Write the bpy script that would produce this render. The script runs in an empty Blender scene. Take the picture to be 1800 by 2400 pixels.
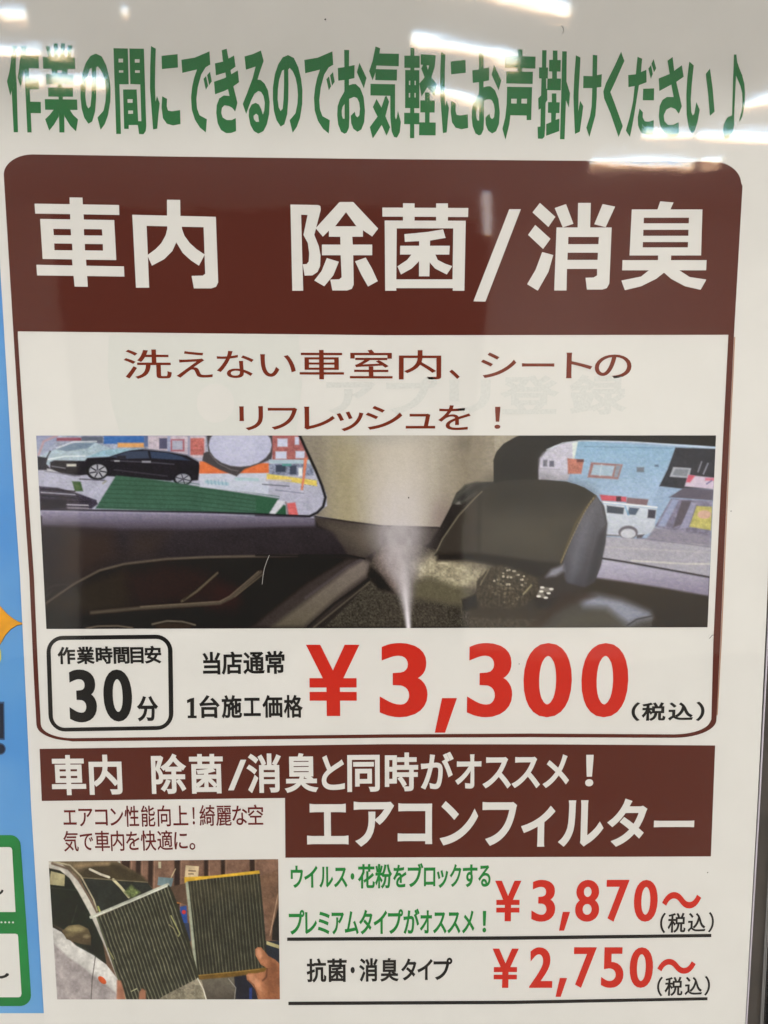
import bpy, math, random
import numpy as np
from mathutils import Vector
from mathutils.geometry import delaunay_2d_cdt
random.seed(7); rng = np.random.default_rng(11)
S = bpy.context.scene; COL = S.collection

# ------------------------------------------------------------------ camera, world, exposure
PITCH = math.radians(6.55); DIST = 0.45; FPX = 2400 * 26 / 36.0
CZ = 1.45
cam_d = bpy.data.cameras.new('camera'); cam = bpy.data.objects.new('camera', cam_d); COL.objects.link(cam)
cam_d.sensor_fit = 'VERTICAL'; cam_d.sensor_height = 36; cam_d.sensor_width = 27; cam_d.lens = 26
cam_d.clip_start = 0.01; cam_d.clip_end = 100
cam.location = (0, -DIST, CZ); cam.rotation_euler = (math.pi/2 - PITCH, 0, 0)
S.camera = cam
W = bpy.data.worlds.new('World'); S.world = W; W.use_nodes = True
W.node_tree.nodes['Background'].inputs[0].default_value = (0.9, 0.95, 1, 1)
W.node_tree.nodes['Background'].inputs[1].default_value = 0.02
S.view_settings.view_transform = 'Standard'; S.view_settings.look = 'None'
S.view_settings.exposure = 0.0; S.view_settings.gamma = 1
S.cycles.use_denoising = True
S.cycles.max_bounces = 8; S.cycles.diffuse_bounces = 4; S.cycles.transparent_max_bounces = 12
S.cycles.sample_clamp_indirect = 4
LAMP = 17.0; PANEL_FILL = 9.3; SIDE_FILL = 8.2

cp, sp = math.cos(PITCH), math.sin(PITCH)
def ray(x, y):
    """direction through a point of the 1800 x 2400 picture plane"""
    a = (np.asarray(x, float) - 900) / FPX; b = -(np.asarray(y, float) - 1200) / FPX
    # camera right = X, up = (0, sp, cp), forward = (0, cp, -sp)
    return a, b*sp + cp, b*cp - sp
def at(x, y, Y=0.0):
    """where the flat print sheet (plane y = Y) carries that point"""
    dx, dy, dz = ray(x, y); t = (DIST + Y) / dy
    return np.stack([dx*t, np.full_like(np.asarray(t, float), Y), CZ + dz*t], -1)
def at0(x, y, lift):
    p = at(x, y, 0.0); p[..., 1] -= lift; return p

# ------------------------------------------------------------------ helpers
def s2l(c):
    c = np.asarray(c, float) / 255.0
    return np.where(c <= .04045, c/12.92, ((c+.055)/1.055)**2.4)
def ink(r, g, b, k=1.04, off=0.016):
    """print colour as albedo from how it looks beside the paper"""
    return np.clip(s2l([r, g, b])*k - off, 0.004, .9)
def mat(name, col, rough=.6, noise=0, nscale=400, spec=.3, bump=0, metal=0, bscale=None):
    m = bpy.data.materials.new(name); m.use_nodes = True; nt = m.node_tree
    b = nt.nodes['Principled BSDF']; c = (*[float(v) for v in col], 1)
    b.inputs['Base Color'].default_value = c; b.inputs['Roughness'].default_value = rough
    b.inputs['Specular IOR Level'].default_value = spec; b.inputs['Metallic'].default_value = metal
    tc = nt.nodes.new('ShaderNodeTexCoord')
    if noise:
        n = nt.nodes.new('ShaderNodeTexNoise'); n.inputs['Scale'].default_value = nscale; n.inputs['Detail'].default_value = 3
        nt.links.new(tc.outputs['Object'], n.inputs['Vector'])
        r = nt.nodes.new('ShaderNodeValToRGB')
        r.color_ramp.elements[0].position = .3; r.color_ramp.elements[1].position = .7
        r.color_ramp.elements[0].color = (*[float(v)*(1-noise) for v in col], 1)
        r.color_ramp.elements[1].color = (*[min(1, float(v)*(1+noise)) for v in col], 1)
        nt.links.new(n.outputs['Fac'], r.inputs['Fac']); nt.links.new(r.outputs['Color'], b.inputs['Base Color'])
    if bump:
        n2 = nt.nodes.new('ShaderNodeTexNoise'); n2.inputs['Scale'].default_value = bscale or nscale; n2.inputs['Detail'].default_value = 4
        nt.links.new(tc.outputs['Object'], n2.inputs['Vector'])
        bp = nt.nodes.new('ShaderNodeBump'); bp.inputs['Strength'].default_value = bump; bp.inputs['Distance'].default_value = .001
        nt.links.new(n2.outputs['Fac'], bp.inputs['Height']); nt.links.new(bp.outputs['Normal'], b.inputs['Normal'])
    return m
def empty(name, loc=(0, 0, 0), **kw):
    o = bpy.data.objects.new(name, None); COL.objects.link(o); o.location = loc; o.empty_display_size = .05
    for k, v in kw.items(): o[k] = v
    return o
def link(name, verts, faces, m, parent=None, smooth=False, **kw):
    me = bpy.data.meshes.new(name); me.from_pydata([tuple(map(float, v)) for v in verts], [], [tuple(map(int, f)) for f in faces])
    me.materials.append(m); me.update()
    if smooth: me.polygons.foreach_set('use_smooth', [True]*len(me.polygons))
    o = bpy.data.objects.new(name, me); COL.objects.link(o)
    if parent is not None: o.parent = parent
    for k, v in kw.items(): o[k] = v
    return o
def box(name, a, b, m, parent=None, **kw):
    x0, y0, z0 = a; x1, y1, z1 = b
    v = [(x0,y0,z0),(x1,y0,z0),(x1,y1,z0),(x0,y1,z0),(x0,y0,z1),(x1,y0,z1),(x1,y1,z1),(x0,y1,z1)]
    f = [(0,3,2,1),(4,5,6,7),(0,1,5,4),(1,2,6,5),(2,3,7,6),(3,0,4,7)]
    return link(name, v, f, m, parent, **kw)

def cdt_fill(contours, pts_only=False):
    """triangulate the region of positive winding of several closed contours"""
    V = []; E = []
    for c in contours:
        n0 = len(V); V += [Vector((float(p[0]), float(p[1]))) for p in c]
        E += [(n0+i, n0+(i+1) % len(c)) for i in range(len(c))]
    r = delaunay_2d_cdt(V, E, [], 0, 1e-6)
    v = np.array([tuple(p) for p in r[0]]); f = np.array([tuple(t) for t in r[2]])
    cen = v[f].mean(1); wn = np.zeros(len(cen), int)
    for c in contours:
        c = np.asarray(c, float); a = c; b = np.roll(c, -1, 0)
        for (x0, y0), (x1, y1) in zip(a, b):
            up = (y0 <= cen[:, 1]) & (y1 > cen[:, 1]); dn = (y0 > cen[:, 1]) & (y1 <= cen[:, 1])
            if not (up.any() or dn.any()): continue
            side = (x1-x0)*(cen[:, 1]-y0) - (cen[:, 0]-x0)*(y1-y0)
            wn += (up & (side > 0)).astype(int) - (dn & (side < 0)).astype(int)
    f = f[wn > 0]
    a = v[f]; ar = (a[:,1,0]-a[:,0,0])*(a[:,2,1]-a[:,0,1])-(a[:,2,0]-a[:,0,0])*(a[:,1,1]-a[:,0,1])
    f[ar < 0] = f[ar < 0][:, ::-1]
    return v, f
def area(c):
    c = np.asarray(c); x, y = c[:, 0], c[:, 1]; return .5*np.sum(x*np.roll(y, -1) - np.roll(x, -1)*y)

# ------------------------------------------------------------------ glyph outlines
_raw = {}
def raw_glyph(ch):
    if ch in _raw: return _raw[ch]
    cu = bpy.data.curves.new('glyph', 'FONT'); cu.body = ch; cu.size = 1
    o = bpy.data.objects.new('glyph', cu); COL.objects.link(o)
    dg = bpy.context.evaluated_depsgraph_get()
    c = o.to_curve(dg); out = []
    for s in c.splines:
        bp = s.bezier_points; n = len(bp); P = []
        for i in range(n):
            p0 = np.array(bp[i].co[:2]); p3 = np.array(bp[(i+1) % n].co[:2])
            p1 = np.array(bp[i].handle_right[:2]); p2 = np.array(bp[(i+1) % n].handle_left[:2])
            d = p3-p0; L = np.hypot(*d)+1e-9
            dev = max(abs(d[0]*(p1-p0)[1]-d[1]*(p1-p0)[0])/L, abs(d[0]*(p2-p0)[1]-d[1]*(p2-p0)[0])/L)
            k = 1 if dev < .002 else (4 if dev < .03 else 6)
            for j in range(k):
                t = j/k; P.append((1-t)**3*p0+3*(1-t)**2*t*p1+3*(1-t)*t*t*p2+t**3*p3)
        Q = [P[0]]
        for p in P[1:]:
            if np.hypot(*(p-Q[-1])) > 1e-4: Q.append(p)
        if np.hypot(*(Q[0]-Q[-1])) < 1e-4: Q.pop()
        if len(Q) > 2: out.append(np.array(Q))
    o.to_curve_clear(); bpy.data.objects.remove(o)
    if out:
        big = max(out, key=lambda q: abs(area(q)))
        if area(big) < 0: out = [q[::-1] for q in out]
    _raw[ch] = out
    return out
def fat(c, ox, oy):
    a = np.roll(c, 1, 0); b = np.roll(c, -1, 0)
    e1 = c-a; e1 /= np.hypot(e1[:, 0], e1[:, 1])[:, None]; e2 = b-c; e2 /= np.hypot(e2[:, 0], e2[:, 1])[:, None]
    n1 = np.stack([e1[:, 1], -e1[:, 0]], 1); n2 = np.stack([e2[:, 1], -e2[:, 0]], 1)
    # anisotropic miter: move each edge by (ox, oy)-weighted normal
    s1 = np.hypot(n1[:, 0]*ox, n1[:, 1]*oy); s2 = np.hypot(n2[:, 0]*ox, n2[:, 1]*oy)
    det = n1[:, 0]*n2[:, 1]-n1[:, 1]*n2[:, 0]; out = c.copy()
    ok = abs(det) > .25
    dx = (s1*n2[:, 1]-s2*n1[:, 1]); dy = (n1[:, 0]*s2-n2[:, 0]*s1)
    d = np.where(ok[:, None], np.stack([dx, dy], 1)/np.where(ok, det, 1)[:, None], (n1*s1[:, None]+n2*s2[:, None])*.5)
    L = np.hypot(d[:, 0], d[:, 1]); lim = 1.9*max(ox, oy)
    d *= np.minimum(1, lim/np.maximum(L, 1e-9))[:, None]
    return out+d
_gl = {}
def glyph(ch, ox=0, oy=0):
    k = (ch, round(ox, 4), round(oy, 4))
    if k not in _gl:
        cs = raw_glyph(ch)
        if ox or oy: cs = [fat(c, ox, oy) for c in cs]
        _gl[k] = cdt_fill(cs)
    return _gl[k]

def lean(x): return .0586 - .0627*x/1000.0
class Ink:
    """collects flat printed shapes (given in picture-plane units on the sheet) into one mesh"""
    def __init__(s): s.v = []; s.f = []; s.n = 0
    def add(s, xy, f):
        s.v.append(np.asarray(xy, float)); s.f.append(np.asarray(f)+s.n); s.n += len(xy); return s
    def char(s, ch, x0, y0, x1, y1, ox=0, oy=0, slope=0, gl=None):
        v, f = gl if gl is not None else glyph(ch, ox, oy)
        lo, hi = v.min(0), v.max(0); u = (v-lo)/(hi-lo)-.5
        cx, cy, w, h = (x0+x1)/2, (y0+y1)/2, x1-x0, y1-y0; le = lean(cx)
        w2 = w-abs(le)*h; h2 = h-abs(slope)*w
        b = -u[:, 1]
        return s.add(np.stack([cx+u[:, 0]*w2+le*b*h, cy+b*h2+slope*u[:, 0]*w], 1), f)
    def line(s, text, xr, ya, yb, ox=0, oy=0, gap=.1, sp=.5):
        """ya, yb = (top, bottom) of the ink at the left and right end. xr: (x0, x1) or per-glyph list"""
        G = [(c, glyph(c, ox*(.3 if c == '/' else 1), oy)) for c in text if c not in ' 　']
        lo = min(g[0][:, 1].min() for _, g in G); hi = max(g[0][:, 1].max() for _, g in G)
        if isinstance(xr[0], tuple): ranges = list(xr)
        else:
            pos = 0; R = []
            for c in text:
                if c in ' 　': pos += sp if c == ' ' else 1.0; continue
                v = glyph(c, ox, oy)[0]; w = v[:, 0].max()-v[:, 0].min(); R.append((pos, pos+w)); pos += w+gap
            t = R[-1][1]; k = (xr[1]-xr[0])/t; ranges = [(xr[0]+a*k, xr[0]+b*k) for a, b in R]
        X0, X1 = ranges[0][0], ranges[-1][1]
        for (c, (v, f)), (a, b) in zip(G, ranges):
            vx = (v[:, 0]-v[:, 0].min())/(v[:, 0].max()-v[:, 0].min()); X = a+vx*(b-a)
            t = (X-X0)/(X1-X0); top = ya[0]+(yb[0]-ya[0])*t; bot = ya[1]+(yb[1]-ya[1])*t
            q = (v[:, 1]-lo)/(hi-lo); Y = bot+(top-bot)*q
            X = X+lean(.5*(a+b))*(Y-.5*(top+bot))
            s.add(np.stack([X, Y], 1), f)
        return s
    def poly(s, *contours):
        cs = []
        for i, c in enumerate(contours):
            c = np.array(c, float)*[1, -1]
            a = area(c)
            if (a < 0) == (i == 0): c = c[::-1]
            cs.append(c)
        v, f = cdt_fill(cs)
        return s.add(v*[1, -1], f)
    def build(s, name, m, parent, lift, **kw):
        xy = np.concatenate(s.v); f = np.concatenate(s.f); P = at0(xy[:, 0], xy[:, 1], lift)
        # face the viewer (-Y)
        a = P[f]; nrm = np.cross(a[:, 1]-a[:, 0], a[:, 2]-a[:, 0])[:, 1]; f = f.copy(); f[nrm > 0] = f[nrm > 0][:, ::-1]
        return link(name, P, f, m, parent, **kw)
def arc(cx, cy, rx, ry, a0, a1, n=12):
    return [(cx+rx*math.cos(math.radians(a0+(a1-a0)*i/n)), cy+ry*math.sin(math.radians(a0+(a1-a0)*i/n))) for i in range(n+1)]
L1, L2, L3 = .00012, .00024, .00036

# ------------------------------------------------------------------ room that the glossy cover mirrors
ZC = 2.75
m_ceil = mat('ceiling_paint', (.8, .79, .77), .8, .04, 3)
m_wallc = mat('cream_wall_paint', (.50, .45, .38), .7, .1, 1.2)
m_part = mat('haze_partition_paint', (.82, .78, .72), .7, .12, 2.5)
m_wood = mat('dark_wood_panelling', (.06, .045, .035), .6, .4, 3)
m_dark = mat('dark_panel', (.05, .04, .035), .6, .3, 2)
m_floor = mat('shop_floor_vinyl', (.24, .21, .18), .4, .1, 2)
box('ceiling', (-5, -7, ZC), (5, .6, ZC+.1), m_ceil, kind='structure')
box('floor', (-5, -7, -.1), (5, .6, 0), m_floor, kind='structure')
box('back_wall', (-5, -7.1, 0), (5, -7, ZC), m_wood, kind='structure')
box('added_haze_partition', (.58, -4.3, .0), (4.999, -4.2, ZC-.001), m_part, kind='structure')  # added unseen partition, placed so the film mirrors pale haze at right
box('added_haze_partition', (-4.999, -4.3, .0), (-1.95, -4.2, ZC-.001), m_part, kind='structure')  # matching added partition for the pale haze at left
box('added_dark_partition', (-1.949, -4.28, .0), (.579, -4.22, ZC-.001), m_wood, kind='structure')  # added unseen partition, mirrored as the dark middle of the film
box('left_wall', (-5.1, -7, 0), (-5, .6, ZC), m_wallc, kind='structure')
box('right_wall', (5, -7, 0), (5.1, .6, ZC), m_wallc, kind='structure')
m_board = mat('black_felt', (.012, .012, .012), .95, .8, 900, .1, .9, bscale=1400)
box('display_wall', (-5, .012, 0), (5, .6, ZC), m_board, kind='structure')

m_lamp = bpy.data.materials.new('lamp_diffuser'); m_lamp.use_nodes = True
nt = m_lamp.node_tree; nt.nodes.clear(); em = nt.nodes.new('ShaderNodeEmission'); ou = nt.nodes.new('ShaderNodeOutputMaterial')
em.inputs[0].default_value = (1, .975, .93, 1); em.inputs[1].default_value = LAMP; nt.links.new(em.outputs[0], ou.inputs[0])
m_fill_panel = m_lamp.copy(); m_fill_panel.name = 'fill_panel_diffuser'; m_fill_panel.node_tree.nodes['Emission'].inputs[1].default_value = PANEL_FILL
m_metal = mat('white_enamel', (.75, .75, .73), .4)
def mirror(x, y, z=ZC-.06):
    p = at(x, y, -.003); dx, dy, dz = ray(x, y); dy = -dy
    t = (z-p[2])/dz; return np.array([p[0]+dx*t, p[1]+dy*t, z])
def mirror2(x, y, z=ZC-.06):
    p = at(x, y, -.003); dx, dy, dz = ray(x, y)
    # upward tilted film near the top edge
    return p
def lamp(x0, y0, x1, y1, w, desc):
    a = mirror(x0, y0); b = mirror(x1, y1); c = (a+b)/2; d = b-a; L = np.hypot(d[0], d[1]); u = d/L; n = np.array([-u[1], u[0], 0])
    r = empty('ceiling_light', tuple(c), label=desc, category='ceiling light', group='fluorescent ceiling lights')
    def bx(name, l, ww, z0, z1, m):
        v = []
        for z in (z0, z1):
            for sx, sy in ((-1,-1),(1,-1),(1,1),(-1,1)):
                q = u*sx*l/2+n*sy*ww/2; v.append((q[0], q[1], z))
        return link(name, v, [(0,3,2,1),(4,5,6,7),(0,1,5,4),(1,2,6,5),(2,3,7,6),(3,0,4,7)], m, r)
    bx('diffuser', L, w, 0, .02, m_lamp); bx('housing', L+.03, w+.05, .021, .06, m_metal)
    print('lamp', c.round(2), round(L, 2))
DESC = ['far left above the first green letter', 'mirrored just right of the far left one', 'mirrored low over the first green letter', 'mirrored across the second and third green letters', 'at the top centre edge of the picture', 'mirrored long and slanting above the centre of the green headline', 'mirrored short and lower in the centre of the green headline', 'mirrored under the right part of the green headline', 'mirrored at the lower right edge below the music note', 'mirrored long along the top right of the brown panel', 'mirrored short at the rounded right corner of the brown panel', 'mirrored at the right edge beside the music note', 'mirrored in the top left corner', 'mirrored as a small dot near the top left']
streaks = [(-60,90,82,104,.05),(106,112,170,122,.05),(40,176,100,186,.04),(116,186,264,210,.05),
 (1005,-6,1322,31,.055),(990,120,1208,150,.055),(1036,231,1128,250,.045),(1497,311,1623,330,.05),(1645,329,1860,346,.055),
 (1367,365,1634,397,.055),(1659,391,1698,396,.04),(1756,260,1880,232,.04),(-30,8,32,14,.04),(294,32,306,34,.04)]
for i, (a, b, c, d, w) in enumerate(streaks):
    lamp(a, b, c, d, w*.66, 'white fluorescent ceiling light '+DESC[i])

m_pend = m_lamp.copy(); m_pend.name = 'pendant_tube'; m_pend.node_tree.nodes['Emission'].inputs[1].default_value = 5
pen = empty('pendant_light', (.42, -3.0, 2.36), label='slim vertical pendant tube light mirrored faintly in the brown heading panel', category='pendant light')
cyl = [(.016*math.cos(a), .016*math.sin(a)) for a in np.linspace(0, 2*math.pi, 13)[:-1]]
def rod(name, r_, z0, z1, m, par):
    v = [(x*r_, y*r_, z0) for x, y in cyl]+[(x*r_, y*r_, z1) for x, y in cyl]
    return link(name, v, [tuple(range(12))[::-1], tuple(range(12, 24))]+[(i, (i+1) % 12, 12+(i+1) % 12, 12+i) for i in range(12)], m, par)
rod('tube', 1, 0, .16, m_pend, pen); rod('cord', .2, .161, .389, m_metal, pen)
for i, (lx, ly) in enumerate(((-2.3,-1.0),(-.9,-1.05),(.5,-1.05),(1.9,-1.0),(-1.6,-.68),(1.2,-.68))):  # extra ceiling panels added out of view to brighten the poster
    r = empty('fill_panel_light', (lx, ly, ZC-.05), label='added wide white ceiling fill panel, '+('leftmost of the front row','second from left in the front row','second from right in the front row','rightmost of the front row','left one nearest the display wall','right one nearest the display wall')[i], category='ceiling light', group='added ceiling fill panels')
    box('diffuser', (-.6,-.15,0), (.6,.15,.015), m_fill_panel, r); box('housing', (-.63,-.18,.016), (.63,.18,.05), m_metal, r)
box('bounce_counter', (-1.6,-.26,.70), (1.6,.0115,.73), m_metal, label='added white counter, out of view, bouncing light onto the lower poster', category='bounce board')  # added out of view to bounce light up onto the lower poster
box('shade_ledge', (-1.2,-.14,1.775), (1.2,.0115,1.795), m_metal, label='added white ledge, out of view, shading the top of the sign holder', category='shade board')  # added out of view to shade the poster's top edge

m_side_fill = bpy.data.materials.new('side_fill_glow'); m_side_fill.use_nodes = True
nt = m_side_fill.node_tree; nt.nodes.clear(); em = nt.nodes.new('ShaderNodeEmission'); ou = nt.nodes.new('ShaderNodeOutputMaterial')
em.inputs[0].default_value = (1, .98, .95, 1); em.inputs[1].default_value = SIDE_FILL; nt.links.new(em.outputs[0], ou.inputs[0])
for sx, d in ((-1, 'left'), (1, 'right')):  # glowing side panels added out of view to brighten the lower poster
    r = empty('side_fill_panel', (sx*2.6, -1.3, .55), label='added glowing fill panel, out of view to the %s of the display wall' % d, category='fill light')
    x0, x1 = (0, .02) if sx < 0 else (-.02, 0)
    box('glow_face', (x0,-.9,-.5), (x1,.9,.55), m_side_fill, r)
    for a, b in (((-.97,-.55),(.97,-.5)), ((-.97,.55),(.97,.62)), ((-.97,-.5),(-.9,.55)), ((.9,-.5),(.97,.55))):
        box('frame', (min(x0,x1)-.02,a[0],a[1]), (max(x0,x1)+.02,b[0],b[1]), m_metal, r)

# ------------------------------------------------------------------ poster
def pline(pts, lift=0): return [tuple(at0(x, y, lift)) for x, y in pts]
m_paper = mat('printed_paper', (.742, .735, .708), .55, .022, 26, .25, .10, bscale=2500)
m_brown = mat('brown_ink', ink(89, 45, 32), .5, .05, 1500, .25)
m_white = mat('paper_white_print', (.742, .735, .708), .55, .01, 60, .25)
m_green = mat('green_ink', ink(34, 114, 62), .5, .06, 900, .25)
m_green2 = mat('deep_green_ink', ink(34, 132, 62), .5, .06, 900, .25)
m_red = mat('red_ink', ink(198, 50, 40), .5, .05, 900, .25)
m_rust = mat('rust_brown_ink', ink(118, 52, 18), .5, .08, 600, .25)
m_maroon = mat('maroon_ink', ink(104, 34, 34), .5, .06, 900, .25)
m_black = mat('black_ink', ink(34, 31, 33), .5, .15, 900, .25)

poster = empty('poster', tuple(at0(900, 2500, 0)), label='large white sheet with brown price panel and green headline, filling the picture',
               category='poster')
def P_(o):  # keep world placement under the empty
    o.location = -poster.location; return o
def slab(name, pts, m, parent, front, thick, **kw):
    f = [at0(x, y, front) for x, y in pts]; b = [p+np.array([0, thick, 0]) for p in f]; n = len(pts)
    return link(name, f+b, [tuple(range(n))[::-1], tuple(range(n, 2*n))]+[(i, (i+1) % n, n+(i+1) % n, n+i) for i in range(n)], m, parent, **kw)
P_(slab('paper', [(-30,-150),(1852,-150),(1797.5,1420),(1777,1850),(1763,2100),(1746.5,2400),(1740,2520),(112,2520),(104,2400),(103,2376),(73.5,1900),(47,1350),(26,1050),(8,750),(0,620)], m_paper, poster, 0, .0003))

# faint print of the sheet behind shining through
m_ghost = mat('show_through_print', (.700, .712, .68), .55, .01, 300, .25)
m_ghost2 = mat('show_through_lettering', (.686, .694, .67), .55, .05, 700, .25)
g = Ink(); g.poly([(255,786)]+arc(480,900,226,226,150,90,10)[:0]+[(700,787),(708,900),(694,1018),(282,1018),(262,950),(252,880)],
       arc(505,945,44,46,0,360,20)[:-1])
P_(g.build('show_through_disc', m_ghost, poster, L1*.5))
g = Ink(); g.line('アプリ登録', [(765,880),(905,1025),(1052,1150),(1171,1312),(1334,1470)], (884,974), (876,972), .03, .03)
P_(g.build('show_through_lettering', m_ghost2, poster, L1))

def T(name, m, fn, lift=L1, parent=None, **kw):
    k = Ink(); fn(k); return P_(k.build(name, m, poster, lift, **kw))
# hand-cut letter shapes: (origin x, origin y, scale, pieces, holes)
class Sh:
    def __init__(s, ox, oy, k, pieces, holes=()):
        f = lambda t: np.array([float(q) for q in t.split()]).reshape(-1, 2)*k+[ox, oy]
        s.p = [f(t) for t in pieces]; s.h = [f(t) for t in holes]
    def moved(s, x0, y0, x1, y1):
        a = np.concatenate(s.p); lo, hi = a.min(0), a.max(0); o = Sh(0, 0, 1, [])
        m = lambda c: (c-lo)/(hi-lo)*[x1-x0, y1-y0]+[x0, y0]
        o.p = [m(c) for c in s.p]; o.h = [m(c) for c in s.h]; return o
    def put(s, k):
        cs = []
        for c, sign in [(c, 1) for c in s.p]+[(c, -1) for c in s.h]:
            c = c*[1, -1]
            if area(c)*sign < 0: c = c[::-1]
            cs.append(c)
        v, f = cdt_fill(cs); k.add(v*[1, -1], f)
KA = .26522
A_ = (0, 90, KA); B_ = (420, 90, KA); C_ = (860, 90, KA); D_ = (1250, 90, KA)
no = Sh(*A_, ['862 700 890 808 925 760 955 680 975 560 977 440 965 340 940 240 900 160 848 135 800 155 760 215 730 300 712 420 712 520 722 620 745 700 782 755 815 735 840 650 850 520 852 380 850 262 862 246 890 275 915 330 930 400 937 480 932 560 915 640'],
        ['795 270 812 262 812 400 808 520 800 600 782 620 765 590 755 520 757 430 768 350'])
ni = Sh(*A_, ['1335 68 1377 92 1372 250 1370 420 1375 560 1388 510 1412 575 1400 680 1390 798 1354 805 1338 600 1326 440 1328 250','1428 155 1570 140 1573 258 1432 272',
 '1434 512 1477 535 1474 600 1485 638 1520 645 1592 634 1595 758 1530 770 1475 755 1440 705 1428 610'])
de = Sh(*B_, ['20 190 140 170 268 115 275 232 235 255 195 320 165 430 152 540 158 620 180 680 245 715 236 832 185 790 140 720 112 630 105 520 115 430 132 350 158 275 28 306','215 358 238 333 256 420 236 455','247 325 273 295 288 380 265 415'])
oo = Sh(*B_, ['1458 102 1502 104 1500 250 1500 415 1530 405 1560 404 1600 440 1630 520 1642 640 1635 740 1610 805 1575 826 1540 800 1520 750 1516 685 1552 648 1558 680 1575 698 1592 680 1598 620 1590 565 1572 528 1545 518 1502 535 1504 700 1500 790 1480 835 1460 843 1430 825 1405 760 1396 680 1400 600 1420 540 1460 470 1460 250',
 '1402 262 1460 255 1550 236 1548 352 1500 362 1406 375','1593 216 1655 350 1632 442 1570 300'], ['1462 580 1462 710 1448 710 1438 685 1436 640 1444 605'])
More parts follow.
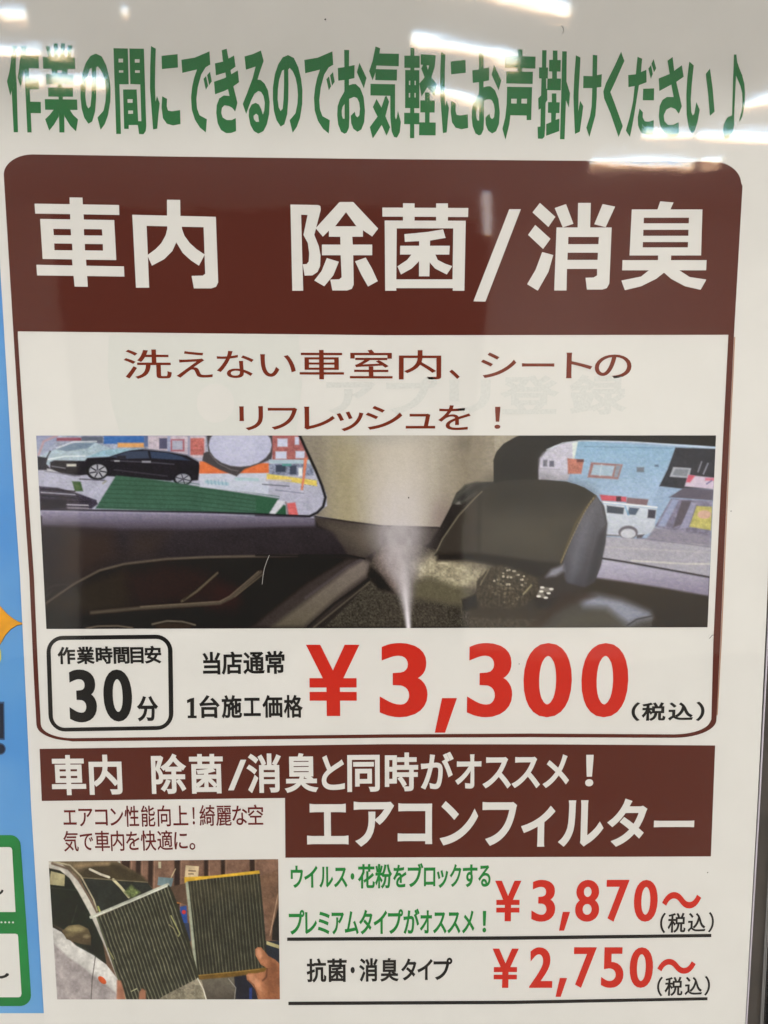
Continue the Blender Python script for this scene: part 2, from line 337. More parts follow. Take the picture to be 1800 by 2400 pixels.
HEADLINE = [
 Sh(*A_, ['108 70 150 70 142 190 140 300 148 400 160 830 122 830 104 462 92 508 62 380 85 290 100 180','187 70 236 70 226 160 215 260 205 350 182 428 158 350 170 260','195 152 343 155 346 266 190 264','212 255 255 255 264 452 280 832 243 832 222 400','225 348 343 350 345 450 228 450','235 558 361 562 363 662 240 660']),
 Sh(*A_, ['378 165 662 170 666 272 382 270','405 70 440 70 462 170 428 170','475 45 512 45 515 170 478 170','540 45 575 45 572 170 532 170','600 62 640 64 625 170 592 170','455 268 600 268 596 320 460 318','408 318 650 322 652 408 412 406','508 405 550 405 552 438 508 438','425 435 645 437 646 516 428 515','518 514 556 514 556 542 520 542','396 537 682 541 685 633 400 631','480 625 522 632 520 690 480 760 436 815 400 715 440 675','560 630 618 632 650 680 690 716 672 822 620 770 572 690','520 630 568 630 570 832 526 832'],['508 282 548 282 548 308 508 308']),
 no,
 Sh(*A_, ['1003 87 1130 90 1138 406 1056 406 1070 845 1028 845','1144 90 1272 92 1293 770 1288 820 1268 848 1230 846 1218 766 1138 766 1138 800 1098 800 1088 452 1208 452 1222 732 1250 732 1240 408 1152 404'],
  ['1048 180 1088 180 1088 213 1048 213','1052 283 1090 283 1090 303 1052 303','1192 185 1234 185 1234 215 1192 215','1194 283 1236 283 1236 305 1194 305','1128 538 1172 538 1172 570 1128 570','1134 638 1176 638 1176 667 1134 667']),
 ni, de,
 Sh(*B_, ['376 105 420 92 440 200 478 420 515 570 495 648 470 615 440 598 400 592 378 615 372 660 385 700 420 722 465 722 500 705 503 820 460 836 415 838 370 810 340 750 328 660 332 590 355 530 395 505 445 510 430 440 405 280 385 190','316 222 390 205 485 152 498 250 450 285 400 305 325 328','308 384 400 352 518 284 530 388 470 430 400 465 317 495']),
 Sh(*B_, ['578 160 650 140 722 108 747 200 715 290 692 365 720 368 755 400 785 460 800 560 795 670 775 760 745 820 700 842 660 820 630 765 615 690 618 630 640 585 675 570 705 585 725 625 740 675 752 640 757 570 745 510 725 475 700 465 665 490 635 550 592 668 562 580 600 485 650 350 675 250 590 278'],['680 665 698 680 706 738 680 738 660 715 657 685']),
 no.moved(420+828*KA, 90+148*KA, 420+1089*KA, 90+834*KA), de.moved(420+1106*KA, 90+115*KA, 420+1374*KA, 90+842*KA), oo,
 Sh(*C_, ['76 72 117 88 110 134 283 137 281 247 84 241 75 300 50 372 20 290 50 200','76 272 266 276 264 373 74 369','31 402 249 406 248 690 256 718 264 700 274 640 300 740 290 830 265 878 240 872 218 820 207 700 206 508 31 505','85 535 128 612 160 515 172 508 196 560 163 688 205 785 174 860 130 765 52 885 25 785 93 692 52 608']),
 Sh(*C_, ['385 85 419 85 418 882 380 882','331 153 466 155 466 261 331 261','338 280 463 282 463 618 337 616','329 658 463 660 463 760 329 758','475 140 608 150 600 250 570 345 617 405 597 510 534 432 482 514 463 400 510 345 480 268 495 235 475 232','513 478 556 480 553 745 513 745','472 548 600 550 598 656 472 655','462 742 608 744 607 858 460 856'],
  ['371 375 383 375 383 413 371 413','421 375 432 375 432 413 421 413','370 483 382 483 382 523 370 523','420 483 431 483 431 523 420 523','527 240 550 240 539 280']),
 ni.moved(860+646*KA, 90+120*KA, 860+894*KA, 90+838*KA), oo.moved(860+925*KA, 90+124*KA, 860+1187*KA, 90+858*KA),
 Sh(*C_, ['1333 98 1374 98 1372 300 1331 300','1215 155 1490 162 1488 268 1218 262','1232 292 1467 296 1464 403 1231 399','1238 428 1459 432 1451 722 1411 722 1411 682 1268 680 1258 760 1224 895 1197 800 1222 700 1235 580'],['1275 534 1324 534 1322 577 1274 575','1366 534 1415 534 1413 577 1364 575']),
 Sh(*D_, ['78 105 117 106 113 258 129 258 128 355 113 355 113 440 122 450 124 545 108 570 104 790 98 870 80 888 40 886 37 782 62 780 66 620 46 632 43 530 68 505 72 355 50 354 50 257 76 257','172 108 213 108 213 192 242 192 240 294 208 294 208 355 244 356 242 460 122 458 124 356 166 355 166 294 138 292 140 190 172 190','163 487 203 487 203 565 233 566 230 660 200 660 197 720 230 710 228 820 113 862 113 758 157 740 157 660 128 658 130 564 163 564','255 115 295 115 292 380 324 485 314 612 288 548 275 892 235 892 245 540']),
 Sh(*D_, ['376 150 416 170 408 330 400 470 396 645 414 553 441 600 428 700 410 825 368 845 358 640 354 510 362 330','525 146 565 150 562 330 560 520 548 680 495 872 468 790 500 690 515 600 520 450 522 300','442 332 520 335 605 317 600 430 520 440 440 440']),
 Sh(*D_, ['775 118 804 200 720 390 680 475 720 580 790 775 753 872 680 660 625 530 618 470 640 400 720 240']),
 Sh(*D_, ['920 163 961 180 950 310 930 430 900 620 880 740 853 872 817 815 850 700 880 560 895 420 905 320','838 325 905 318 998 278 1000 388 930 415 840 432','1016 268 1040 235 1055 315 1038 358','1043 225 1062 183 1085 265 1066 300','970 446 1067 442 1065 548 967 547','938 620 968 655 966 700 985 733 1020 738 1063 722 1063 848 1000 855 950 830 925 770 922 700']),
 Sh(*D_, ['1185 198 1230 165 1245 290 1265 395 1312 600 1285 668 1255 625 1215 610 1175 630 1152 680 1158 730 1190 765 1235 765 1283 740 1288 850 1240 872 1190 865 1145 820 1118 760 1108 690 1115 600 1140 545 1180 518 1240 520 1222 430 1205 320','1107 355 1205 315 1312 238 1328 340 1262 385 1113 466']),
 Sh(*D_, ['1378 205 1417 240 1400 400 1390 540 1395 650 1408 682 1422 665 1440 563 1470 632 1450 740 1425 820 1402 842 1375 800 1355 680 1352 500 1360 350','1560 267 1585 450 1601 648 1560 686 1545 500 1523 315']),
 Sh(1560, 90, .14467, ['1105 262 1145 262 1160 390 1195 490 1240 600 1275 740 1285 880 1278 1080 1250 1240 1200 1350 1192 1330 1230 1180 1245 1020 1238 880 1210 770 1140 605 1125 900 1110 1250 1108 1420 1080 1530 1040 1600 980 1625 940 1600 925 1500 945 1380 1000 1280 1075 1248 1085 900 1098 500'])]
for s_ in HEADLINE: T('headline_character', m_green, s_.put)
H3 = (0, 350, .5425); H4 = (900, 350, .5425)
HEADING = [
 Sh(*H3, ['150 235 515 241 516 284 153 278','301 208 357 209 364 322 305 322','310 458 371 458 380 594 323 593','174 301 494 306 503 479 185 474','158 499 536 506 538 550 161 545'],['231 344 306 345 308 372 233 371','363 345 441 346 443 373 364 372','235 407 312 408 314 437 236 436','367 409 445 410 446 438 368 437']),
 Sh(*H3, ['722 218 779 219 780 300 722 300','572 283 933 292 943 575 934 594 913 601 838 601 828 547 876 546 887 538 880 337 634 331 645 598 588 598','723 325 785 327 787 345 797 373 820 405 850 432 885 455 860 503 825 480 790 448 762 402 745 440 710 475 657 503 637 458 672 432 698 405 716 372 723 345']),
 Sh(*H3, ['1255 239 1374 241 1384 246 1386 262 1358 370 1378 420 1385 460 1383 505 1372 530 1350 545 1316 546 1308 497 1325 496 1334 485 1336 450 1330 405 1311 370 1329 284 1301 283 1310 611 1263 611','1467 228 1526 228 1634 343 1608 377 1568 350 1568 378 1421 378 1421 352 1395 378 1364 341','1470 377 1522 377 1524 412 1608 412 1608 458 1526 458 1528 585 1520 603 1500 610 1436 610 1427 563 1465 562 1476 553 1472 458 1391 458 1391 412 1471 412','1412 470 1464 486 1440 545 1401 592 1358 567 1390 525','1534 484 1580 468 1607 515 1632 570 1590 593 1560 540'],['1495 272 1448 333 1540 333']),
 Sh(*H4, ['-7 252 364 254 363 293 -7 291','82 233 132 234 132 309 82 309','225 234 276 234 276 310 225 310','3 308 353 309 347 611 297 611 297 600 53 600 53 611 5 611'],['55 342 299 342 296 562 53 562']),
 Sh(*H4, ['88 367 190 357 255 346 266 383 197 395 90 400','70 417 284 417 282 455 69 455','152 385 199 385 196 549 151 549','130 440 175 440 155 480 120 515 73 541 58 506 100 478','175 440 215 440 232 478 265 495 295 505 271 541 220 515 190 480']),
 Sh(*H4, ['541 259 591 259 438 658 386 657']),
 Sh(*H4, ['673 232 740 292 710 336 641 273','653 327 719 387 687 431 622 370','683 444 731 457 710 530 664 611 618 583 655 520','737 254 786 237 818 322 772 338','838 232 893 232 890 345 836 345','944 237 998 248 957 337 908 324','745 338 983 338 973 580 962 600 943 606 876 606 870 555 905 554 920 545 920 517 790 517 788 610 735 610'],['796 379 928 379 926 410 795 410','793 447 924 447 922 478 792 478']),
 Sh(*H4, ['1193 225 1250 230 1236 262 1180 262','1070 260 1375 260 1369 459 1060 459','1184 455 1240 455 1239 485 1183 485','1030 479 1393 479 1391 523 1028 523','1150 518 1268 518 1320 552 1392 563 1367 607 1300 592 1240 560 1209 533 1175 560 1110 592 1040 609 1025 567 1110 550'],['1122 296 1317 296 1316 320 1121 320','1120 348 1315 348 1314 374 1119 374','1118 401 1313 401 1312 424 1117 424'])]

# brown heading block and frame
def hb(k):
    out = [(9,409)]+[(9+68*(1-math.cos(math.radians(t))), 409-47*math.sin(math.radians(t))) for t in range(8, 90, 8)]+[(77,362),(400,367),(900,373),(1300,376.5)]
    out += [(1671,379)]+[(1671+66*math.sin(math.radians(t)), 431-52*math.cos(math.radians(t))) for t in range(8, 90, 8)]+[(1740,436)]
    out += [(1720,784),(1709,1021),(1688,1500),(1679,1686)]
    out += [(1579+100*math.cos(math.radians(t)), 1687+42*math.sin(math.radians(t))) for t in range(8, 90, 8)]+[(1579,1729),(1240,1727.5),(900,1729),(560,1733.5)]
    out += [(170,1737.5)]+[(170-84*math.sin(math.radians(t)), 1699+37*math.cos(math.radians(t))) for t in range(8, 90, 8)]+[(85.5,1698),(79,1576),(69,1350),(48.5,1050),(31.5,778)]
    inn = [(42,776.5),(900,785.5),(1707,784.6),(1695,1021),(1672,1500),(1667,1686)]
    inn += [(1579+86*math.cos(math.radians(t)), 1687+34*math.sin(math.radians(t))) for t in range(8, 90, 8)]+[(1579,1721),(1240,1719),(900,1721),(560,1725)]
    inn += [(170,1730)]+[(170-74*math.sin(math.radians(t)), 1697+33*math.cos(math.radians(t))) for t in range(8, 90, 8)]+[(95.5,1694),(89.5,1576),(79.5,1350),(58.5,1050),(42,790)]
    k.poly(out, inn)
panel = T('heading_panel', m_brown, hb)
# pale misprint fringe right of the frame
m_fringe = mat('pale_fringe_ink', ink(176, 132, 108), .5, 0)
T('frame_fringe', m_fringe, lambda k: k.poly([(1720.5,790),(1723,790),(1712,1021),(1691.5,1500),(1682,1676),(1679.8,1676),(1689,1500),(1710,1021)]))
for s_ in HEADING:
    k = Ink(); s_.put(k); k.build('heading_character', m_white, panel, L2)
def sub(k):
    k.line('洗えない車室内、シートの', [(290,402),(413,498),(508,595),(610,693),(702,806),(820,920),(935,1034),(1053,1078),(1127,1210),(1223,1299),(1327,1388),(1394,1480)],
           (818,888), (821,891), .009, .003)
    k.line('リフレッシュを！', [(561,617),(628,697),(713,785),(789,852),(857,943),(951,1020),(1027,1103),(1159,1173)], (949,1011), (950,1010), .010, .006)
T('subheading_lettering', m_rust, sub)
def bx_(k):
    def rr(x0a, x0b, x1a, x1b, yt0, yt1, yb0, yb1, r):
        o = []
        def pt(u, v):
            xl = x0a+(x0b-x0a)*v; xr = x1a+(x1b-x1a)*v; yt = yt0+(yt1-yt0)*u; yb = yb0+(yb1-yb0)*u
            return (xl+(xr-xl)*u, yt+(yb-yt)*v)
        ru, rv = r/295, r/222
        for cu, cv, a0 in ((ru, rv, 180), (1-ru, rv, 270), (1-ru, 1-rv, 0), (ru, 1-rv, 90)):
            for i in range(9):
                a = math.radians(a0+90*i/8); o.append(pt(cu+ru*math.cos(a), cv+rv*math.sin(a)))
        return o
    k.poly(rr(108,115,404,407,1490.5,1487,1715,1710,39), rr(118,125,393.5,396.5,1500,1497,1706,1701,30))
T('time_box', m_black, bx_)
def tb(k):
    k.line('作業時間目安', (135,378), (1516,1557), (1513,1555), .034, .030, .05)
    k.char('3', 159,1569,229,1693, .034,.022); k.char('0', 240,1569,312,1691, .034,.022)
    k.char('分', 320,1631,372,1691, .034,.030)
    k.line('当店通常', (475,667), (1528,1582), (1525,1580), .028, .026, .04)
    k.poly([(446,1637),(455,1635),(455,1677),(461,1677),(461,1683),(440,1683),(440,1677),(446,1677),(446,1645),(439,1648),(438,1641)])
    k.line('台施工価格', [(467,515),(519,567),(571,611),(615,662),(665,710)], (1629,1684), (1628,1683), .028, .026)
T('note_lettering', m_black, tb)
T('tax_note', m_black, lambda k: k.line('（税込）', [(1480,1500),(1504,1560),(1566,1625),(1631,1651)], (1646,1690), (1644,1690), .028, .026))
def pr(k):
    k.char('¥', 717,1511,844,1678, .036,.012); 
    for c, a, b in (('3',890,1002),('3',1094,1202),('0',1225,1342),('0',1360,1475)): k.char(c, a,1507,b,1681, .033,.016)
    k.poly([(1036,1636),(1071,1636),(1043,1717),(1019,1717)])
T('price_lettering', m_red, pr, label='large red price lettering beside the boxed time')
# lower banner
def ban(k): k.poly([(93,1755),(900,1744),(1300,1744.5),(1676,1747),(1666,2007),(669,2010),(668,1870),(98,1877)])
T('lower_banner', m_brown, ban)
def bt(k):
    k.line('車内除菌/消臭と同時がオススメ！', [(121,201),(209,286),(355,437),(444,523),(534,578),(578,659),(667,746),(754,808),(814,890),(902,980),(986,1063),(1067,1128),(1131,1198),(1199,1266),(1272,1334),(1372,1391)],
           (1768,1864), (1759,1850), .027, .025)
    W_ = [('エ',719,1883,817,1979),('ア',829,1878,924,1984),('コ',932,1882,1013,1978),('ン',1030,1877,1121,1981),('フ',1129.5,1879,1212,1982),('ィ',1220,1888,1302,1984),
          ('ル',1307,1875,1416,1984),('タ',1421,1871,1518,1984),('ー',1532,1922.5,1627,1938.6)]
    for c, a, b, d, e in W_: k.char(c, a, b, d, e, .030, .028, -.002)
T('banner_lettering', m_white, bt, L2)
def sm(k):
    q = .4219
    k.line('エアコン性能向上！綺麗な空', [(352*q,425*q),(437*q,515*q),(528*q,598*q),(612*q,685*q),(692*q,772*q),(784*q,862*q),(876*q,948*q),(962*q,1045*q),(1070*q,1082*q),(1108*q,1194*q),(1200*q,1286*q),(1290*q,1374*q),(1378*q,1462*q)], (1889,1940), (1885,1935), .010, .008)
    k.line('気で車内を快適に。', [(352*q,436*q),(444*q,518*q),(527*q,610*q),(616*q,690*q),(700*q,775*q),(782*q,868*q),(874*q,960*q),(968*q,1042*q),(1052*q,1084*q)], (1947,1996), (1945,1993), .010, .008)
T('filter_note_lettering', m_maroon, sm)
Q7 = .3617
def x7(*r): return [(600+a*Q7, 600+b*Q7) for a, b in r]
def gr(k):
    k.line('ウイルス・花粉をブロックする', x7((225,305),(312,400),(410,500),(505,593),(613,637),(660,770),(772,882),(888,975),(983,1085),(1088,1162),(1172,1245),(1255,1330),(1340,1435),(1440,1520)), (2025,2084), (2021,2081), .027, .022)
    k.line('プレミアムタイプがオススメ！', x7((213,315),(318,395),(400,478),(490,570),(575,665),(668,755),(762,850),(855,953),(955,1060),(1062,1140),(1147,1235),(1240,1325),(1335,1415),(1468,1492)), (2131,2191), (2128,2188), .027, .022)
T('green_note_lettering', m_green2, gr)
T('antibacterial_note_lettering', m_black, lambda k: k.line('抗菌・消臭タイプ', x7((328,455),(463,588),(613,640),(668,790),(805,925),(940,1040),(1045,1145),(1150,1272)), (2246,2303), (2243,2300), .027, .022))
T('rule', m_black, lambda k: k.poly([(673,2197),(1200,2194),(1667,2188.5),(1667,2196),(1200,2202.5),(673,2205)]))
T('rule', m_black, lambda k: k.poly([(676,2347.5),(1200,2345),(1658,2337),(1658,2344),(1200,2353),(676,2355.5)]))
def p1(k):
    k.char('¥', 1159,2064,1222,2159, .030,.010)
    for c, a, b in (('3',1245,1302.5),('8',1347,1406),('7',1419,1475.5),('0',1484,1543)): k.char(c, a,2062,b,2160, .028,.014)
    k.poly([(1319,2137),(1336,2137),(1322,2181),(1310,2181)]); k.char('～', 1551,2090.5,1644,2129, .02,.02)
T('price_lettering', m_red, p1)
def p2(k):
    k.char('¥', 1153,2223,1216,2315, .030,.010)
    for c, a, b in (('2',1240,1296),('7',1343,1399),('5',1408,1463),('0',1474,1532)): k.char(c, a,2220,b,2315, .028,.014)
    k.poly([(1312,2292),(1329,2292),(1314,2336),(1302,2336)]); k.char('～', 1540,2247,1631,2282, .02,.02)
T('price_lettering', m_red, p2)
T('tax_note', m_black, lambda k: k.line('（税込）', [(1547,1560),(1565,1607),(1612,1654),(1660,1673)], (2139,2187), (2137,2185), .020, .016))
T('tax_note', m_black, lambda k: k.line('（税込）', [(1540,1553),(1558,1600),(1605,1646),(1651,1664)], (2289,2335), (2287,2333), .020, .016))

# ------------------------------------------------------------------ printed photographs (vertex-coloured flat prints)
def vnoise(x, y, s, seed=0):
    r = np.random.default_rng(seed); N = 64; g = r.random((N, N)); u = x/s; v = y/s
    i = np.floor(u).astype(int); j = np.floor(v).astype(int); fu = u-i; fv = v-j
    fu = fu*fu*(3-2*fu); fv = fv*fv*(3-2*fv)
    G = lambda a, b: g[a % N, b % N]
    return (G(i,j)*(1-fu)+G(i+1,j)*fu)*(1-fv)+(G(i,j+1)*(1-fu)+G(i+1,j+1)*fu)*fv
class Paint:
    def __init__(s, X, Y, base):
        s.X, s.Y = X, Y; s.C = np.zeros(X.shape+(3,)); s.C[:] = base; s.o = (0, 0, 1); s.soft = 1.9
    def z(s, ox, oy, k): s.o = (ox, oy, k); return s
    def tr(s, pts): p = np.asarray(pts, float); return np.stack([s.o[0]+p[:, 0]*s.o[2], s.o[1]+p[:, 1]*s.o[2]], 1)
    def _sel(s, lo, hi): return (s.X >= lo[0]) & (s.X <= hi[0]) & (s.Y >= lo[1]) & (s.Y <= hi[1])
    def blend(s, m, a, col):
        s.C[m] += (np.asarray(col, float)-s.C[m])*a[:, None]
    def segd(s, x, y, a, b):
        d = b-a; L = d@d+1e-9; t = np.clip(((x-a[0])*d[0]+(y-a[1])*d[1])/L, 0, 1)
        return np.hypot(x-a[0]-t*d[0], y-a[1]-t*d[1])
    def poly(s, pts, col, soft=None, alpha=1, col2=None, tex=0, ts=(6, 2)):
        """col2: colour at the bottom of the polygon (printed picture content)"""
        soft = soft if soft is not None else s.soft; P = s.tr(pts); m = s._sel(P.min(0)-soft*2, P.max(0)+soft*2)
        x, y = s.X[m], s.Y[m]
        if not len(x): return s
        ins = np.zeros(len(x), bool); D = np.full(len(x), 1e9)
        for i in range(len(P)):
            a, b = P[i], P[(i+1) % len(P)]
            c = (a[1] > y) != (b[1] > y)
            if a[1] != b[1]: ins ^= c & (x < (b[0]-a[0])*(y-a[1])/(b[1]-a[1])+a[0])
            D = np.minimum(D, s.segd(x, y, a, b))
        sd = np.where(ins, D, -D); al = np.clip(.5+sd/(2*soft), 0, 1)*alpha
        c = np.asarray(col, float)
        if col2 is not None:
            t = np.clip((y-P[:, 1].min())/(np.ptp(P[:, 1])+1e-6), 0, 1)[:, None]; c = c*(1-t)+np.asarray(col2, float)*t
        if tex:
            n = vnoise(x+500, y, ts[0], 3)*.5+vnoise(x, y+300, ts[1], 5)*.5-.5; c = c*(1+tex*2*n[:, None])
        s.C[m] += (c-s.C[m])*al[:, None]; return s
    def line(s, pts, w, col, soft=None, alpha=1):
        soft = soft if soft is not None else s.soft; P = s.tr(pts); w = w*s.o[2]/2
        m = s._sel(P.min(0)-w-soft*2, P.max(0)+w+soft*2); x, y = s.X[m], s.Y[m]; D = np.full(len(x), 1e9)
        for i in range(len(P)-1): D = np.minimum(D, s.segd(x, y, P[i], P[i+1]))
        s.blend(m, np.clip(.5+(w-D)/(2*soft), 0, 1)*alpha, col); return s
    def ell(s, cx, cy, rx, ry, col, rot=0, soft=None, alpha=1, ring=None):
        a = [(cx+rx*math.cos(t)*math.cos(rot)-ry*math.sin(t)*math.sin(rot), cy+rx*math.cos(t)*math.sin(rot)+ry*math.sin(t)*math.cos(rot)) for t in np.linspace(0, 2*math.pi, 21)[:-1]]
        return s.poly(a, col, soft, alpha)
    def rect(s, x0, y0, x1, y1, col, **k): return s.poly([(x0,y0),(x1,y0),(x1,y1),(x0,y1)], col, **k)
m_photo = bpy.data.materials.new('photo_print'); m_photo.use_nodes = True
nt = m_photo.node_tree; b_ = nt.nodes['Principled BSDF']; b_.inputs['Roughness'].default_value = .5; b_.inputs['Specular IOR Level'].default_value = .25
ca = nt.nodes.new('ShaderNodeVertexColor'); ca.layer_name = 'print'; nt.links.new(ca.outputs['Color'], b_.inputs['Base Color'])
def photo(name, quad, nu, nv, painter, lift, **kw):
    u, v = np.meshgrid(np.linspace(0, 1, nu), np.linspace(0, 1, nv)); (a, b, c, d) = [np.array(q, float) for q in quad]
    X = (a[0]*(1-u)+b[0]*u)*(1-v)+(d[0]*(1-u)+c[0]*u)*v; Y = (a[1]*(1-u)+b[1]*u)*(1-v)+(d[1]*(1-u)+c[1]*u)*v
    C = painter(X, Y, u, v)
    C = np.clip(C, 0, 255); A = np.clip(s2l(C)*1.06-.010, .003, .85)
    P = at0(X.ravel(), Y.ravel(), lift)
    i = np.arange(nu*nv).reshape(nv, nu); F = np.stack([i[:-1, :-1], i[1:, :-1], i[1:, 1:], i[:-1, 1:]], -1).reshape(-1, 4)
    me = bpy.data.meshes.new(name); me.vertices.add(len(P)); me.vertices.foreach_set('co', P.ravel())
    me.loops.add(F.size); me.loops.foreach_set('vertex_index', F.ravel()); me.polygons.add(len(F))
    me.polygons.foreach_set('loop_start', np.arange(0, F.size, 4)); me.update(calc_edges=True)
    at_ = me.color_attributes.new('print', 'FLOAT_COLOR', 'POINT')
    at_.data.foreach_set('color', np.concatenate([A.reshape(-1, 3), np.ones((nu*nv, 1))], 1).ravel())
    me.materials.append(m_photo); o = bpy.data.objects.new(name, me); COL.objects.link(o); o.parent = poster
    for k_, v_ in kw.items(): o[k_] = v_
    return P_(o)

def car_photo(X, Y, u, v):
    p = Paint(X, Y, (40, 35, 34)); Z1 = (60, 1000, .3858); Z2 = (600, 1000, .3858); Z3 = (1100, 1000, .4219)
    # street seen through the left window
    p.z(*Z1)
    p.poly([(60,40),(1900,40),(1900,560),(80,540)], (176,178,204), tex=.06, ts=(18, 3))
    p.poly([(60,40),(1100,40),(1100,190),(60,190)], (150,160,188), tex=.25, ts=(14, 4))
    p.poly([(66,50),(200,50),(150,150),(70,200)], (140,150,190), col2=(170,180,205)); p.line([(80,170),(110,90),(190,55)], 12, (190,150,160))
    p.rect(190,68,340,86,(150,62,86)); p.rect(340,60,470,100,(96,104,126),soft=2)
    p.rect(476,56,724,104,(52,108,190)); p.rect(560,98,720,126,(232,164,92)); p.rect(720,56,745,120,(90,110,160))
    p.rect(745,56,1095,190,(196,182,198),tex=.1); p.rect(812,70,862,135,(84,84,116)); p.rect(880,76,965,150,(176,92,104)); p.rect(890,84,955,140,(168,172,198))
    p.rect(1000,70,1085,172,(196,104,98),tex=.15); p.rect(985,56,1000,190,(150,150,180)); p.rect(862,56,880,190,(150,160,200))
    p.poly([(75,185),(140,150),(210,130),(300,95),(420,95),(480,120),(520,130),(470,160),(390,185),(350,220),(130,235),(75,230)], (168,192,208), tex=.12, ts=(20,4))
    p.poly([(180,135),(300,98),(420,100),(380,130),(250,150)], (116,140,166)); p.line([(130,200),(240,180),(360,178)], 8, (222,232,238)); p.line([(190,130),(290,92),(430,90)], 7, (215,225,235))
    p.poly([(72,180),(135,190),(125,225),(160,265),(75,262)], (42,42,54)); p.rect(130,255,190,274,(196,198,206)); p.line([(150,150),(115,215)], 8, (50,50,60))
    p.poly([(150,215),(175,205),(360,208),(375,190),(510,182),(600,146),(720,134),(860,150),(980,172),(1050,212),(1062,240),(1048,325),(1002,330),(900,325),(880,330),(500,300),(370,292),(300,300),(220,285),(150,255)], (34,31,40), tex=.15)
    p.poly([(370,186),(500,182),(640,142),(720,134),(560,132),(470,145)], (142,186,208), tex=.1)
    p.poly([(515,184),(625,150),(742,146),(752,192),(600,196)], (58,70,96)); p.poly([(756,150),(860,158),(945,180),(1000,206),(764,192)], (52,68,100))
    p.line([(720,136),(860,150),(980,172),(1045,208)], 5, (120,126,150)); p.line([(520,206),(750,216),(900,228)], 4, (96,96,112)); p.rect(250,226,308,242,(206,206,196)); p.line([(160,240),(240,252)], 5, (150,150,160))
    p.rect(555,176,610,196,(46,44,54)); p.line([(540,262),(860,300)], 5, (74,72,84)); p.rect(540,205,570,212,(190,190,200)); p.rect(708,208,760,218,(170,170,182))
    p.ell(437,272,66,52,(24,24,30)); p.ell(440,270,54,42,(176,178,190)); 
    for t in range(7):
        a = t*2*math.pi/7; p.line([(440+14*math.cos(a),270+11*math.sin(a)),(440+48*math.cos(a+.15),270+37*math.sin(a+.15))], 9, (66,66,78), soft=.8)
    p.ell(440,270,10,8,(120,120,134))
    p.ell(955,318,58,40,(26,26,34)); p.ell(957,318,46,32,(160,162,180))
    for t in range(6):
        a = t*math.pi/3+.3; p.line([(957,318),(957+42*math.cos(a),318+30*math.sin(a))], 7, (78,78,92), soft=.8)
    p.line([(330,318),(480,326)], 6, (70,68,82)); p.line([(120,270),(330,300)], 5, (120,120,140))
    p.poly([(550,296),(760,318),(1540,436),(1470,534),(425,497)], (58,100,78), col2=(62,106,86), tex=.07, ts=(20,5))
    for t in range(7):
        yy = 325+t*27; p.line([(540-t*18,yy),(1000,yy+16),(1540-t*6,yy+100-t*6)], 3.5, (30,72,50), alpha=.6)
    p.poly([(283,332),(335,334),(350,392),(300,392)], (62,96,54)); p.poly([(295,350),(325,352),(335,380),(308,380)], (96,120,70),alpha=.5)
    p.line([(490,330),(470,345)], 8, (150,150,130))
    p.poly([(82,362),(200,372),(310,402),(430,446),(440,470),(400,498),(92,500)], (62,56,76), tex=.35, ts=(30,3))
    for yy, cc in ((385,(38,34,44)),(405,(170,170,186)),(425,(34,32,42)),(470,(200,196,206)),(450,(44,40,50)),(488,(160,152,160))):
        p.line([(95,yy-6),(230,yy+3),(380 if yy > 440 else 300,yy+8)], 7, cc, soft=1.5)
    p.rect(90,440,250,498,(40,36,48),soft=3)
    # orange and white board, hand mirror
    p.poly([(1058,210),(1490,222),(1484,284),(1055,288)], (236,112,56)); p.poly([(1056,286),(1484,282),(1475,412),(1300,392),(1058,366)], (192,200,222))
    p.line([(1100,335),(1225,348)], 22, (150,192,212), alpha=.8); p.line([(1280,318),(1410,322)], 18, (158,200,210), alpha=.8)
    for t in range(6): p.line([(1105+t*22,325),(1110+t*22,352)], 5, (110,150,190), alpha=.6)
    p.poly([(1098,40),(1500,40),(1512,120),(1492,200),(1330,258),(1282,302),(1180,262),(1074,206),(1082,160),(1110,150)], (74,70,74))
    p.ell(1304,112,192,132,(184,188,220)); p.ell(1290,100,120,90,(194,198,228), soft=14, alpha=.7)
    p.line([(1120,165),(1170,222),(1250,262),(1290,268)], 5, (112,108,112))
    p.z(*Z2)
    p.rect(100,50,330,205,(176,98,96),tex=.14,ts=(9,2)); 
    for r in ((130,72,192,122),(118,150,186,196),(240,148,296,192),(236,62,262,110)): p.rect(*r,(196,204,234))
    p.rect(80,200,345,226,(170,196,214)); p.rect(78,226,350,296,(132,142,172),tex=.3,ts=(10,3)); p.rect(120,232,180,275,(60,70,92)); p.rect(206,236,246,290,(66,74,98)); p.rect(160,226,214,238,(70,160,150)); p.rect(258,250,282,300,(230,236,244))
    p.poly([(66,286),(370,326),(372,362),(215,336),(64,320)], (230,204,88), tex=.1); p.rect(60,322,215,330,(190,180,190))
    p.poly([(292,190),(312,190),(298,300),(284,386),(272,384),(284,300)], (236,126,86)); p.line([(40,350),(200,362)], 5, (90,92,112)); p.line([(120,385),(290,405)], 3, (120,124,150))
    p.poly([(0,420),(132,442),(76,532),(0,526)], (46,98,70)); p.poly([(132,446),(176,452),(118,540),(80,534)], (206,208,220)); p.poly([(110,540),(168,474),(182,480),(184,545)], (40,92,62)); p.poly([(186,466),(238,460),(258,545),(196,545)], (226,96,98)); p.line([(182,460),(196,545)], 10, (130,120,130))
    # roof lining and pillar, spray cloud behind
    p.poly([(262,40),(1700,40),(1500,112),(1452,180),(1444,336),(1310,345),(1220,400),(1185,480),(1115,612),(980,614),(760,600),(560,574),(360,540),(432,480),(430,420),(402,350),(340,240),(290,120)], (164,154,134), tex=.05, ts=(60,6))
    x, y = (X-600)/.3858, (Y-1000)/.3858
